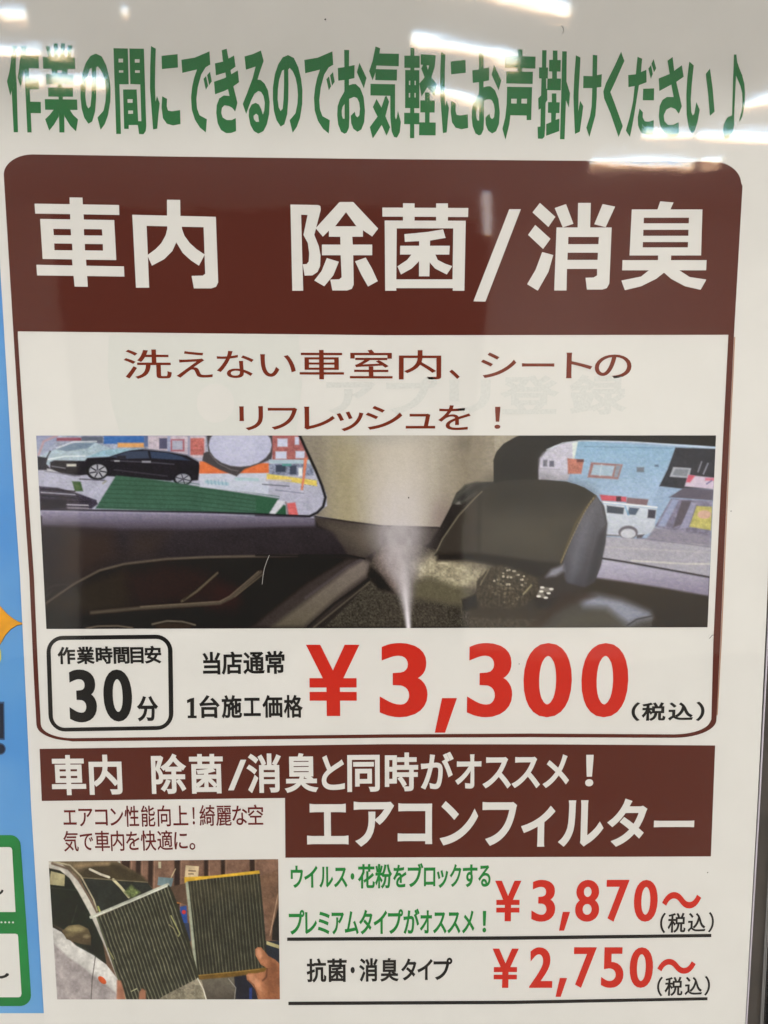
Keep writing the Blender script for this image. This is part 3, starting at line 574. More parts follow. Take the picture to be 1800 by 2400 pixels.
    m = (x > 250) & (x < 1450) & (y < 615) & (p.C[..., 0] > 120) & (abs(p.C[..., 0]-p.C[..., 2]-30) < 14)
    def add(fn, col, a):
        w = np.clip(fn, 0, 1)*a*m; p.C[:] = p.C+(np.asarray(col, float)-p.C)*w[..., None]
    add(np.exp(-((x-560)/130)**2), (160,148,100), .5); add(np.exp(-((x-330)/90)**2), (118,110,98), .55)
    add(np.exp(-((x-860)/190)**2), (212,202,178), .75); add(np.exp(-((x-1330)/130)**2), (130,118,98), .7); add(np.exp(-((x-1130)/90)**2-((y-560)/120)**2), (128,108,108), .6)
    add(np.exp(-((x-760)/300)**2-((y-60)/60)**2), (150,148,140), .5); add(np.exp(-((x-1255)/60)**2-((y-100)/50)**2), (120,112,98), .6)
    p.C[:] += (m*(vnoise(x, y*.4, 40, 9)-.5)*7)[..., None]
    p.line([(264,50),(300,130),(360,258),(402,362),(422,430),(408,486),(372,522),(325,545),(160,544),(0,540)], 15, (22,19,26))
    p.z(*Z1); p.line([(93,503),(1050,520),(1400,530),(1700,546)], 11, (24,20,30))
    # sill
    p.poly([(95,510),(1050,527),(1700,552),(1760,560),(1760,615),(1500,618),(1000,640),(600,640),(100,612)], (150,144,176), col2=(62,54,66), soft=4)
    p.poly([(100,600),(600,628),(1000,630),(1500,612),(1760,606),(1900,640),(2200,800),(1900,790),(1100,790),(860,802),(600,832),(450,872),(300,952),(125,1074)], (50,44,50), col2=(30,25,28), soft=5, tex=.12, ts=(30,4))
    p.poly([(240,630),(520,640),(560,780),(300,940),(210,900)], (66,48,38), soft=22, alpha=.6); p.poly([(660,650),(860,650),(780,780),(620,800)], (64,50,42), soft=20, alpha=.55)
    p.poly([(125,1080),(300,958),(450,880),(600,840),(860,812),(1100,800),(1660,790),(2200,800),(1600,1215),(130,1232)], (30,25,23), soft=3, tex=.1, ts=(30,5))
    p.poly([(600,900),(850,830),(1060,870),(1280,980),(1300,1060),(700,1090),(650,1050)], (54,34,24), soft=20, alpha=.6); p.poly([(1180,960),(1300,1000),(1290,1120),(1100,1120)], (58,26,28), soft=16, alpha=.5)
    p.line([(125,1072),(300,952),(450,873),(600,833),(860,803),(1100,792),(1650,782)], 12, (104,92,78), soft=2.4)
    p.poly([(135,1085),(350,950),(600,870),(640,1100),(300,1140)], (52,44,34), soft=14, alpha=.7)
    p.line([(128,985),(175,965),(270,955)], 6, (70,66,62), alpha=.7); p.line([(125,1030),(170,990)], 8, (66,62,58), alpha=.7)
    p.line([(950,1060),(1040,1000),(1165,888)], 14, (98,88,70), soft=2); p.line([(960,1052),(1160,880)], 4, (30,26,20))
    p.line([(400,1130),(700,1102),(960,1086),(1180,1072),(1250,1038),(1330,970),(1430,882)], 20, (84,74,62), soft=2.6); p.line([(700,1094),(1180,1062),(1240,1030),(1415,880)], 5, (132,118,96)); p.line([(1270,1034),(1445,894)], 4, (120,108,86))
    p.line([(370,1224),(440,1212),(560,1210),(650,1222)], 8, (120,108,92), soft=2); p.line([(770,1200),(860,1180),(950,1184),(1030,1204)], 9, (128,118,100), soft=2); p.ell(900,1215,110,25,(52,40,32), soft=4)
    # seat edge, carpet
    p.z(*Z2)
    p.poly([(-20,1214),(300,960),(560,800),(700,800),(690,910),(520,1070),(330,1214)], (58,50,48), soft=5, tex=.1)
    p.poly([(100,1214),(330,1040),(560,860),(650,806),(690,830),(670,900),(500,1030),(290,1214)], (124,112,106), col2=(96,88,72), soft=7, tex=.06, ts=(20,4)); p.line([(300,1040),(560,850),(640,808)], 12, (80,70,76), soft=3)
    p.poly([(420,1214),(600,1040),(690,930),(760,980),(870,1020),(1400,1110),(1700,1140),(1700,1214)], (66,61,52), tex=.5, ts=(2.2,3.5))
    p.line([(318,1214),(470,1080),(690,925)], 14, (26,22,20)); p.line([(350,1220),(690,945)], 8, (104,94,78))
    for t in range(16): p.line([(770+t*25,1050+t*4),(776+t*25,1214)], 8, (92,78,70), alpha=.3, soft=2)
    # dash under the roof lining
    p.poly([(350,545),(560,576),(760,602),(1115,614),(1060,700),(1000,740),(720,760),(660,802),(560,782),(470,640),(380,600)], (66,58,54), soft=3, tex=.1)
    p.poly([(450,600),(700,612),(730,640),(720,740),(640,760),(520,660)], (98,88,76), soft=18, alpha=.8); p.line([(360,545),(560,577),(760,602),(1110,613)], 7, (34,28,30))
    p.line([(0,782),(560,782),(660,802)], 10, (20,17,20)); 
    # woven cushion round the neck
    p.poly([(676,905),(690,840),(740,745),(830,706),(980,720),(1200,770),(1440,850),(1420,1000),(1345,1112),(1180,1080),(960,1052),(850,1022),(745,985)], (72,64,56), tex=.35, ts=(5,2.5))
    p.poly([(720,790),(800,725),(900,720),(900,1000),(820,1000),(760,900)], (112,92,86), soft=12, alpha=.7, tex=.3, ts=(4,3))
    p.poly([(676,905),(700,850),(760,900),(840,1010),(745,985)], (30,27,26), soft=4, tex=.5, ts=(4,2))
    p.poly([(960,830),(1060,780),(1240,800),(1425,860),(1350,960),(1200,1000),(1050,930),(980,920)], (182,172,140), soft=14, tex=.32, ts=(12,4), alpha=.85)
    p.poly([(960,950),(1060,920),(1240,980),(1340,1020),(1320,1090),(1180,1080),(960,1040)], (98,92,70), soft=9, tex=.1)
    p.poly([(1250,1050),(1345,1010),(1350,1120),(1260,1115)], (34,30,24), soft=3); p.poly([(1350,1010),(1700,1060),(1700,1150),(1350,1120)], (54,48,40), soft=6)
    p.z(*Z3)
    p.poly([(40,930),(40,860),(110,785),(200,760),(385,820),(385,930),(300,1000),(160,1030),(50,1000)], (66,58,44), tex=.5, ts=(3.5,2.2))
    r2 = np.random.default_rng(5)
    for t in range(120):
        a, b = r2.uniform(110,340), r2.uniform(785,985)
        if abs(a-225)/130+abs(b-880)/120 < 1.1: p.ell(a, b, r2.uniform(5,10), r2.uniform(4,7), (236,224,196) if (b < 880 and r2.random() < .5) else (120,108,84), soft=1.2, alpha=r2.uniform(.4,.9))
    for t in range(14): p.line([(70+t*22,800+t*4),(20+t*26,980)], 4, (34,28,22), alpha=.5)
    p.line([(300,930),(345,880)], 10, (150,140,104), soft=1.6); p.line([(60,880),(110,790)], 5, (140,128,100))
    p.rect(0,1010,500,1120,(58,50,40),soft=6); p.poly([(0,1060),(520,1075),(400,1118),(0,1118)], (70,62,50), tex=.4, ts=(2.5,3))
    # right window
    p.poly([(375,150),(430,100),(520,78),(620,70),(1380,108),(1335,840),(700,735),(700,380),(600,320),(375,300)], (146,176,212), tex=.05)
    p.poly([(380,150),(440,100),(604,76),(590,170),(545,300),(380,298)], (196,194,214), tex=.08); p.poly([(570,90),(608,80),(600,160),(575,190)], (214,226,222))
    p.poly([(604,78),(1145,116),(1110,200),(1050,335),(1010,450),(640,345),(560,300)], (132,178,214), col2=(160,186,220), tex=.05, ts=(40,3))
    p.rect(410,185,432,220,(108,110,128)); p.rect(445,190,470,222,(100,100,120)); p.line([(390,232),(500,238)], 5, (170,168,190))
    p.poly([(545,176),(636,184),(622,262),(548,262)], (196,116,98), tex=.15); p.rect(596,182,634,196,(110,60,60))
    p.poly([(676,198),(852,210),(826,292),(656,282)], (164,110,108)); p.poly([(690,210),(808,218),(792,276),(674,268)], (164,190,212)); p.poly([(816,214),(842,216),(822,282),(802,280)], (140,150,166)); p.line([(735,212),(725,272)], 5, (190,206,220))
    p.rect(930,225,970,252,(112,120,134)); p.rect(1030,212,1050,222,(90,110,140)); p.line([(640,110),(1130,120)], 4, (110,150,190))
    p.poly([(1145,116),(1380,124),(1360,345),(1190,345),(1055,330),(1100,240)], (50,52,62), tex=.2)
    p.poly([(1132,224),(1232,230),(1220,286),(1112,278)], (172,178,192)); p.poly([(1144,234),(1218,238),(1208,276),(1128,268)], (130,138,150)); p.line([(1290,195),(1270,250)], 7, (150,152,170)); p.line([(1325,205),(1300,262)], 7, (160,162,180))
    p.poly([(1215,268),(1362,284),(1358,348),(1195,332)], (206,190,214)); p.poly([(1217,268),(1255,272),(1225,310),(1204,308)], (226,84,112)); p.rect(1310,285,1360,300,(222,110,136)); p.line([(1318,318),(1345,300)], 5, (80,80,150))
    p.poly([(1110,392),(1190,340),(1358,350),(1352,410)], (96,90,108)); p.poly([(1030,555),(1120,400),(1350,412),(1342,620),(1120,580)], (128,124,152), tex=.2, ts=(14,5))
    p.poly([(1045,552),(1128,402),(1165,408),(1085,556)], (144,156,196)); p.poly([(1130,560),(1180,410),(1230,415),(1185,540)], (92,84,98)); p.poly([(1262,440),(1348,446),(1342,575),(1222,556)], (194,186,96), tex=.12); p.ell(1305,488,38,24,(216,170,150)); p.poly([(1165,570),(1235,420),(1262,425),(1215,560)], (150,150,184))
    p.poly([(725,378),(872,390),(872,418),(735,410)], (220,78,98)); p.poly([(876,394),(995,404),(985,438),(872,428)], (134,104,112)); p.rect(816,388,842,414,(70,46,56))
    p.line([(735,418),(1040,448)], 9, (236,240,246))
    p.poly([(745,428),(1040,456),(1026,582),(946,612),(755,602)], (202,214,228), col2=(186,194,212)); p.poly([(764,438),(860,450),(854,486),(764,478)], (66,76,92)); p.poly([(888,448),(944,454),(922,490),(878,488)], (78,96,122)); p.poly([(994,460),(1036,464),(1030,510),(990,506)], (60,58,76)); p.line([(866,445),(884,490)], 9, (120,170,210))
    p.ell(882,588,54,38,(104,100,112)); p.ell(882,594,42,28,(196,200,212)); p.line([(760,602),(830,606)], 6, (104,98,104)); p.poly([(930,602),(972,598),(955,620),(930,622)], (84,80,90))
    p.poly([(700,606),(930,622),(1342,640),(1334,840),(700,735)], (168,166,182), tex=.05, ts=(50,3)); p.poly([(1030,560),(1342,608),(1340,660),(980,628)], (140,136,156), soft=3)
    p.line([(940,618),(1338,668)], 6, (124,120,140), alpha=.8); p.line([(760,668),(1338,700)], 9, (184,182,186), alpha=.7); p.line([(900,744),(1200,762),(1332,762)], 9, (214,212,200), alpha=.8)
    p.poly([(715,732),(1335,838),(1330,945),(1000,890),(690,850)], (186,184,208), col2=(130,122,150), soft=3); p.line([(700,726),(860,750),(1335,836)], 9, (34,30,38))
    p.poly([(600,830),(690,838),(850,860),(1100,900),(1328,942),(1322,1118),(1000,1118),(1000,1020),(820,960),(600,920)], (50,42,32), col2=(40,33,24), soft=4, tex=.05)
    # dark window surround
    p.poly([(282,45),(1380,45),(1374,110),(1200,96),(900,82),(700,76),(620,78),(540,88),(470,108),(425,136),(392,172),(384,240),(384,302),(135,310),(134,185),(150,140),(190,95),(240,66)], (34,33,29), soft=1.5); p.poly([(380,296),(384,180),(410,140),(425,136),(392,180)], (120,116,132), soft=3)
    p.poly([(290,45),(1380,45),(1374,100),(900,70),(480,80)], (26,22,24), soft=4)
    p.line([(430,128),(520,90),(620,78),(900,84),(1368,118)], 5, (214,228,244))
    # rear headrest, front headrest
    p.z(*Z2); p.poly([(1190,470),(1215,410),(1270,352),(1340,334),(1450,340),(1370,392),(1250,470)], (74,74,68), soft=3); p.poly([(1215,470),(1250,440),(1240,470)], (150,146,140), soft=3); p.poly([(1225,440),(1330,350),(1420,345),(1340,392),(1245,460)], (44,44,44), soft=5)
    HR = [(60+0,690),(62,400)]
    hr = [(-180,700),(-170,690),(-120,590),(-70,480),(20,390),(60,345),(160,304),(300,296),(420,297),(540,306),(640,336),(702,380),(745,440),(762,540),(752,640),(728,760),(694,860),(640,893),(540,880),(400,850),(300,820),(-30,700)]
    p.z(*Z3); p.poly([(-196,720),(-150,620),(-60,480),(30,390),(90,340),(170,302),(300,294),(420,295),(540,305),(640,338),(704,382),(748,445),(764,540),(752,650),(728,770),(694,862),(640,893),(560,890),(500,800),(350,745),(40,705),(-120,690)], (58,55,48), soft=1.6)
    p.poly([(-170,700),(-60,490),(40,400),(60,700),(20,700)], (56,50,44), soft=4); p.poly([(60,440),(540,460),(600,500),(500,735),(340,735),(60,690)], (90,84,70), soft=70, alpha=.6)
    p.poly([(130,310),(420,300),(660,370),(560,440),(100,440)], (40,39,35), soft=34, alpha=.7); p.poly([(45,340),(70,335),(60,700),(44,700)], (40,36,32), soft=5, alpha=.5)
    p.poly([(704,384),(748,445),(764,540),(752,650),(728,770),(694,862),(640,893),(545,885),(520,800),(520,750),(575,600),(640,470),(690,400)], (98,98,108), col2=(66,66,76), soft=3, tex=.1, ts=(30,3))
    p.poly([(735,420),(762,540),(720,600),(690,700),(650,880),(690,860),(728,770),(752,650),(764,540)], (54,54,60), soft=5, alpha=.8); p.poly([(560,700),(640,520),(690,460),(650,640),(600,800),(560,860)], (128,130,146), soft=14, alpha=.5)
    p.line([(-186,700),(-150,625),(-60,495),(30,398),(70,360)], 7, (140,128,104), soft=1.4, alpha=.8)
    p.line([(700,386),(640,460),(590,540),(545,650),(510,752)], 13, (92,80,54), soft=1.4); 
    for t in range(22):
        q = t/21; a = 690-180*q**.85; b = 395+355*q; p.line([(a,b),(a-3,b+9)], 6, (156,140,98), soft=.8, alpha=.8)
    p.poly([(-180,700),(40,702),(350,745),(505,760),(500,800),(380,840),(200,770),(0,745),(-180,745)], (36,31,27), soft=5)
    p.poly([(380,860),(440,800),(530,768),(520,860),(660,900),(600,930),(400,960)], (50,44,42), soft=3); p.poly([(425,836),(455,792),(525,766),(528,800),(480,830)], (142,144,162), soft=5, alpha=.9)
    p.poly([(372,945),(395,888),(468,896),(462,915),(410,920),(430,955)], (120,114,104), soft=2)
    for a, b in ((385,942),(425,950),(455,902),(405,893),(400,915),(440,925)): p.ell(a,b,12,6,(236,232,222),soft=1.4)
    p.poly([(395,1118),(480,1010),(580,950),(660,935),(800,960),(900,990),(1000,1030),(1016,1050),(1014,1118)], (70,68,64), soft=2, tex=.06)
    p.poly([(610,950),(700,935),(850,965),(1000,1030),(1012,1060),(940,1075),(880,1100),(760,1010),(640,1000)], (146,152,176), soft=12, alpha=.9); p.poly([(520,930),(640,920),(700,940),(560,990),(470,1040),(400,1110),(340,1110)], (56,42,34), soft=8, alpha=.9)
    p.line([(875,1105),(930,1070),(1012,1052)], 6, (40,40,46)); p.poly([(560,1040),(760,1020),(860,1105),(480,1112)], (86,82,70), soft=16, alpha=.7)
    # spray jet
    x, y = (X-600)/.3858, (Y-1000)/.3858
    c = np.interp(y, [50,600,720,900,1050,1215], [900,862,870,890,912,926]); w = np.interp(y, [50,300,600,720,880,960,1060,1150,1215], [270,225,175,158,104,60,38,21,17])
    a = np.interp(y, [50,300,560,640,800,950,1100,1215], [.25,.45,.80,.86,.80,.76,.84,.95])
    g = np.exp(-np.abs((x-c)/w)**2.8)*a*(1-.16*vnoise(x,y*.6,30,4))
    p.C[:] += (np.array([206,200,208])-p.C)*g[..., None]
    g = np.exp(-((x-np.interp(y,[700,1215],[880,926]))/np.interp(y,[700,1100,1215],[40,12,9]))**2)*np.interp(y,[760,1000,1215],[0,.5,.9]); p.C[:] += (np.array([236,230,240])-p.C)*g[..., None]
    st = np.clip((p.C.max(-1)-95)/60, 0, 1)*(1-np.clip(1-np.abs((X-940)/230), 0, 1))
    n1 = vnoise(X, Y*1.6, 7, 21)-.5; n2 = vnoise(X, Y, 3, 22)-.5; n3 = vnoise(X, Y*2.2, 5, 23)-.5
    p.C[:] += st[..., None]*np.stack([n1*16+n2*8, n1*13+n2*8+n3*4, n1*11+n2*7-n3*7], -1)
    gr = p.C.mean(-1, keepdims=True); p.C[:] = gr+(p.C-gr)*.80
    p.C[:] = (p.C-2)*1.0+(vnoise(X,Y,1.7,8)[..., None]-.5)*9+(vnoise(X,Y*3,3,2)[..., None]-.5)*5
    return p.C
P_PHOTO = photo('interior_photo', [(85,1021),(1678,1020.5),(1658,1470),(109,1474)], 1000, 284, car_photo, L1, label='wide printed picture of a car interior with spray jet')

def filt_photo(X, Y, u, v):
    p = Paint(X, Y, (104,80,64)).z(0, 1800, .4219); p.soft = .9
    p.poly([(600,500),(1560,500),(1560,1000),(600,1000)], (126,96,80), col2=(112,86,70), tex=.1)
    for a, w in ((700,46),(770,26),(838,26),(985,30),(1145,22),(1238,22),(1400,26)):
        p.poly([(a-w/2,500),(a+w/2,500),(a+w/2-10+(a-900)*.05,1000),(a-w/2-10+(a-900)*.05,1000)], (48,34,28), soft=2)
        p.line([(a+w/2+8,505),(a+w/2,900)], 6, (156,124,104), alpha=.7)
    p.poly([(630,518),(668,518),(672,556),(640,560)], (176,186,176)); p.rect(880,520,895,556,(196,190,160))
    p.line([(975,560),(925,660)], 5, (190,176,140)); p.poly([(1032,540),(1106,546),(1100,612),(1026,606)], (206,186,150)); p.line([(1050,570),(1085,572)], 8, (120,100,80)); p.rect(1046,584,1076,592,(120,100,80))
    p.poly([(1330,960),(1560,960),(1560,1300),(1330,1300)], (36,44,54)); p.poly([(1480,960),(1555,985),(1555,1005),(1480,980)], (176,166,120)); p.poly([(1440,600),(1550,560),(1552,900),(1500,960)], (116,88,70),tex=.1); p.line([(1545,700),(1500,930)], 6, (170,140,116)); p.poly([(1515,880),(1550,760),(1554,960),(1510,955)],(36,34,32))
    p.poly([(270,515),(640,512),(700,545),(790,600),(850,670),(700,720),(400,640)], (112,98,76), col2=(84,72,54), tex=.1); p.poly([(430,580),(520,540),(640,530),(780,590),(830,640),(460,612)], (66,58,42), soft=5); p.line([(420,545),(520,535),(600,530)], 16, (150,128,96), soft=4)
    p.poly([(450,612),(820,636),(860,690),(730,740),(540,806),(480,700)], (40,44,40), tex=.15); p.line([(500,562),(560,590),(606,606)], 13, (222,216,196)); p.line([(630,620),(670,660),(716,716)], 15, (206,198,160)); p.poly([(690,690),(730,650),(780,690),(730,725)], (110,124,76), soft=3, tex=.4, ts=(4,3)); p.line([(450,608),(820,634)], 5, (120,112,90))
    p.poly([(268,556),(340,570),(420,640),(500,780),(560,900),(592,1088),(430,994),(350,896),(286,862)], (30,36,28), tex=.15); p.poly([(283,572),(362,592),(358,656),(272,646)], (172,164,126)); p.line([(280,664),(430,680)], 6, (60,66,60), alpha=.6); p.line([(430,760),(400,860)],5,(70,74,66),alpha=.6)
    p.poly([(286,862),(350,900),(350,922),(288,884)], (52,48,42))
    p.poly([(284,880),(340,910),(420,985),(520,1040),(592,1092),(660,1180),(700,1300),(316,1300)], (208,206,202), tex=.03); p.poly([(300,975),(380,1050),(470,1110),(560,1180),(640,1240),(680,1300),(317,1300)], (166,158,158), soft=3, tex=.04)
    p.poly([(400,980),(520,1045),(640,1160),(640,1230),(500,1130),(420,1050)], (218,216,212), soft=7, alpha=.8)
    p.line([(268,536),(340,552),(400,600),(450,680),(510,790),(560,900),(600,990),(650,1120),(680,1200)], 34, (196,192,182), soft=1.3); p.line([(290,530),(380,560),(440,625),(500,720),(545,810)], 12, (110,92,78), soft=1.5); p.line([(300,520),(390,540),(450,600),(520,730),(540,790)], 8, (176,166,140))
    p.line([(560,900),(600,1000),(640,1100)], 10, (140,138,128), alpha=.7); p.line([(545,770),(560,810)], 10, (170,176,100))
    p.line([(530,1048),(512,1180),(506,1300)], 5, (96,92,88)); p.ell(568,1178,28,15,(206,88,44), rot=.75)
    p.poly([(345,905),(380,875),(440,868),(490,892),(506,930),(505,985),(440,975),(370,950)], (104,92,66), col2=(74,62,46)); p.ell(420,895,50,18,(150,138,100), soft=4, alpha=.8); p.ell(480,935,18,10,(156,144,112), soft=3, alpha=.8); p.ell(390,925,30,14,(126,112,80),soft=3,alpha=.7)
    # shelf clutter between filters
    p.poly([(880,604),(964,612),(952,662),(874,650)], (114,136,142)); p.poly([(1000,770),(1036,764),(1042,860),(1006,866)], (40,76,150)); p.ell(1022,800,12,12,(196,60,60)); p.poly([(962,710),(1004,706),(1006,752),(966,752)], (190,122,54)); p.poly([(1000,860),(1050,860),(1060,960),(1010,960)], (46,60,90)); p.poly([(940,660),(1030,640),(1040,760),(970,740)], (92,72,58))
    # bonnet bottom
    p.poly([(1095,1160),(1300,1145),(1312,1300),(1130,1300)], (112,106,94), col2=(74,68,60), soft=2); p.poly([(1300,1145),(1440,1135),(1440,1300),(1312,1300)], (30,34,46)); p.line([(1270,1170),(1310,1220),(1300,1300)], 5, (150,148,140)); p.rect(1385,1220,1400,1290,(40,60,120))
    # right filter
    Q = [(1035,628),(1442,580),(1466,820),(1488,1122),(1098,1166)]
    p.poly(Q, (42,43,35), tex=.1)
    xx, yy = X/.4219, (Y-1800)/.4219
    import numpy as _n
    def inside(poly):
        ins = _n.zeros(xx.shape, bool)
        for i in range(len(poly)):
            (x0, y0), (x1, y1) = poly[i], poly[(i+1) % len(poly)]
            if y0 != y1: ins ^= ((y0 > yy) != (y1 > yy)) & (xx < (x1-x0)*(yy-y0)/(y1-y0)+x0)
        return ins
    q = (xx-(1035+(yy-628)*.118))/(407-(yy-628)*.03)*21.5+.10*(vnoise(xx, yy*.25, 30, 31)-.5)*2
    s_ = _n.clip((_n.cos(q*2*_n.pi)-.15)*1.3, 0, 1)*(.45+.5*vnoise(xx, yy*.5, 16, 33))*inside(Q); p.C[:] += (_n.array([112,110,90])-p.C)*s_[..., None]
    p.poly([(1045,650),(1440,600),(1450,720),(1060,760)], (96,88,66), soft=16, alpha=.25)
    p.line([(1038,636),(1052,760),(1072,960),(1090,1150)], 16, (168,174,152), soft=1.4); p.poly([(1024,606),(1180,598),(1440,568),(1444,586),(1180,612),(1040,630),(1026,640)], (214,172,56))
    p.line([(1100,1162),(1300,1146),(1486,1118)], 26, (112,84,34), soft=1.6); p.line([(1105,1152),(1440,1118)], 5, (150,120,60))
    # left filter
    Q2 = [(540,828),(936,656),(1000,800),(1050,960),(1106,1168),(880,1284),(860,1300),(700,1300),(640,1130),(600,1010)]
    p.poly(Q2, (43,45,36), tex=.1)
    ux, uy = .917, -.398; dx, dy = .33, .944
    s0 = ((xx-540)*dy-(yy-828)*dx)/(ux*dy-uy*dx)
    s0 = s0+3*(vnoise(xx, yy, 60, 35)-.5)*2
    s_ = _n.clip((_n.cos(s0/20.2*2*_n.pi)-.1)*1.3, 0, 1)*(.5+.55*vnoise(xx, yy, 22, 37))*inside(Q2); p.C[:] += (_n.array([122,120,100])-p.C)*s_[..., None]
    p.line([(506,828),(600,790),(760,722),(932,648)], 18, (188,190,176), soft=1.2); p.line([(520,826),(760,728),(930,655)], 5, (230,232,222), alpha=.8); p.line([(936,656),(975,740),(1040,930),(1100,1160)], 9, (52,54,40)); p.poly([(936,650),(960,690),(1010,830),(1055,960),(1050,1010),(990,820)], (40,42,30),soft=2)
    p.line([(540,830),(600,1000),(660,1170),(700,1290)], 9, (90,94,72)); p.line([(950,820),(975,870),(1000,920),(990,935)], 7, (190,190,130), alpha=.8); p.line([(940,870),(965,890),(985,930)], 4, (190,180,130), alpha=.8); p.line([(600,1000),(632,1060)], 6, (170,165,110), alpha=.8)
    p.poly([(870,1300),(900,1270),(1098,1168),(1120,1180),(1152,1300)], (150,142,124), col2=(124,118,100), tex=.25, ts=(8,3)); p.line([(1098,1168),(1130,1230),(1150,1300)], 6, (214,210,196)); p.line([(680,1220),(700,1290)], 5, (190,186,150)); p.line([(730,1240),(760,1225)], 5, (190,190,150))
    # fingers
    p.poly([(650,1176),(672,1182),(690,1240),(700,1300),(648,1300)], (170,116,92), soft=2); p.poly([(768,1300),(776,1240),(792,1224),(810,1236),(812,1300)], (172,118,92), soft=2)
    p.poly([(1418,1006),(1432,994),(1452,996),(1492,1044),(1530,1064),(1558,1092),(1560,1300),(1436,1300),(1420,1232),(1398,1200),(1372,1176),(1368,1150),(1380,1140),(1420,1140),(1470,1130),(1484,1112),(1448,1090),(1420,1040)], (168,112,80), tex=.06)
    p.poly([(1500,1060),(1560,1100),(1560,1300),(1470,1300),(1480,1200)], (128,80,54), soft=8, alpha=.8); p.ell(1440,1030,16,28,(200,148,116), soft=3, alpha=.7, rot=-.3); p.poly([(1372,1150),(1400,1146),(1440,1180),(1460,1240),(1430,1230),(1400,1196)], (192,140,108), soft=3, alpha=.7); p.line([(1484,1116),(1480,1160),(1460,1180)], 7, (92,54,36), soft=2); p.line([(1380,1178),(1410,1205),(1432,1260)], 5, (110,66,46))
    p.C[:] *= (1+(vnoise(X,Y,16,41)-.5)*.22+(vnoise(X,Y,5,42)-.5)*.12)[..., None]
    p.C[:] += (vnoise(X,Y,1.5,8)[..., None]-.5)*12
    return p.C
photo('filter_photo', [(114,2019),(652,2013.5),(656,2342),(134,2342)], 480, 300, filt_photo, L1, label='small printed picture of two cabin air filters held before a car')

# ------------------------------------------------------------------ blue flyer to the left
flyer = empty('flyer', tuple(at0(-100, 2500, 0)), label='blue flyer with green rounded box, cut off along the left side of the white poster', category='flyer')
def F_(o): o.parent = flyer; o.location = -flyer.location; return o
def Fk(name, m, fn, lift, **kw):
    k = Ink(); fn(k); return F_(k.build(name, m, flyer, lift, **kw))
FB = -.0006
m_fp = mat('flyer_paper', (.742, .735, .708), .55, .012, 60, .25, .1, bscale=2500)
F_(slab('paper', [(-420,300),(40,300),(60,1000),(150,2376),(160,2520),(-420,2520)], m_fp, flyer, FB, .0003))
m_blue = bpy.data.materials.new('blue_flyer_ink'); m_blue.use_nodes = True; nt = m_blue.node_tree; b_ = nt.nodes['Principled BSDF']; b_.inputs['Roughness'].default_value = .5; b_.inputs['Specular IOR Level'].default_value = .25
tc = nt.nodes.new('ShaderNodeTexCoord'); n = nt.nodes.new('ShaderNodeTexNoise'); n.inputs['Scale'].default_value = 9; n.inputs['Detail'].default_value = 3
r = nt.nodes.new('ShaderNodeValToRGB'); r.color_ramp.elements[0].position = .40; r.color_ramp.elements[1].position = .85
r.color_ramp.elements[0].color = (*ink(82,146,212), 1); r.color_ramp.elements[1].color = (*ink(120,174,220), 1)
nt.links.new(tc.outputs['Object'], n.inputs['Vector']); nt.links.new(n.outputs['Fac'], r.inputs['Fac']); nt.links.new(r.outputs['Color'], b_.inputs['Base Color'])
Fk('blue_panel', m_blue, lambda k: k.poly([(-400,380),(40,380),(60,1000),(150,2376),(-400,2376)]), FB+L1)
m_orange = mat('orange_ink', ink(226, 158, 42), .5, .15, 90, .25); m_fgreen = mat('box_green_ink', ink(36, 128, 66), .5, .15, 25, .25); m_dk = mat('dark_outline_ink', ink(58, 46, 52), .5)
def star(k, g=0):
    up = [(-60,1330),(0,1421),(15,1438),(30,1450),(42,1457),(53+g,1460.5)]; dn = [(52+g,1463+g*.6),(40,1465+g*.8),(25,1474+g),(12,1488+g),(2,1506+g),(-60,1620+g)]
    k.poly(up+dn+[(-120,1475)])
Fk('starburst_outline', m_dk, lambda k: star(k, 2.2), FB+L2); Fk('starburst', m_orange, lambda k: star(k, 0), FB+L3)
m_yel = mat('yellow_green_ink', ink(206, 214, 92), .5)
Fk('yellow_corner', m_yel, lambda k: k.poly([(-60,1508),(-2,1514),(1.8,1528),(2,1545),(-3,1560),(-60,1570)]), FB+L3+.00005)
m_soft = mat('blurred_black_ink', ink(38, 44, 60), .5); m_soft2 = mat('blurred_edge_ink', ink(62, 92, 136), .5)
Fk('mark_edge', m_soft2, lambda k: (k.poly([(-40,1645),(9.5,1645),(10.5,1735),(-40,1735)]), k.poly(arc(0,1756,13,14,0,360,16)[:-1])), FB+L2)
Fk('exclamation_mark', m_soft, lambda k: (k.poly([(-40,1649),(7,1649),(8,1731),(-40,1731)]), k.poly(arc(0,1756,10.5,11,0,360,16)[:-1])), FB+L3)
def gb(k):
    k.poly([(-300,1958),(24,1958)]+arc(24,1984,24,26,-80,0,6)+[(60,2150),(72,2333)]+arc(46,2334,26,25,0,80,6)+[(45,2359),(-300,2359)])
Fk('green_box', m_fgreen, gb, FB+L2)
Fk('white_panel', m_fp, lambda k: k.poly([(-280,1986),(22,1986),(26.5,1988),(28,1992),(36,2138),(-280,2139)]), FB+L3)
Fk('white_panel', m_fp, lambda k: k.poly([(-280,2189),(36,2189),(41,2191),(42,2196),(50,2330),(48,2336),(44,2338),(-280,2338)]), FB+L3)
def dots(k):
    for i in range(9): k.poly(arc(30-i*9,2162.5-i*.1,2.4,2.2,0,360,10)[:-1])
Fk('dotted_rule', m_fp, dots, FB+L3)
Fk('brush_mark', m_black, lambda k: k.poly([(-12,2094),(-4,2093),(1,2090),(4,2085),(8,2087),(7,2091),(2,2096),(-6,2099),(-14,2099)]), FB+L3+.0001)
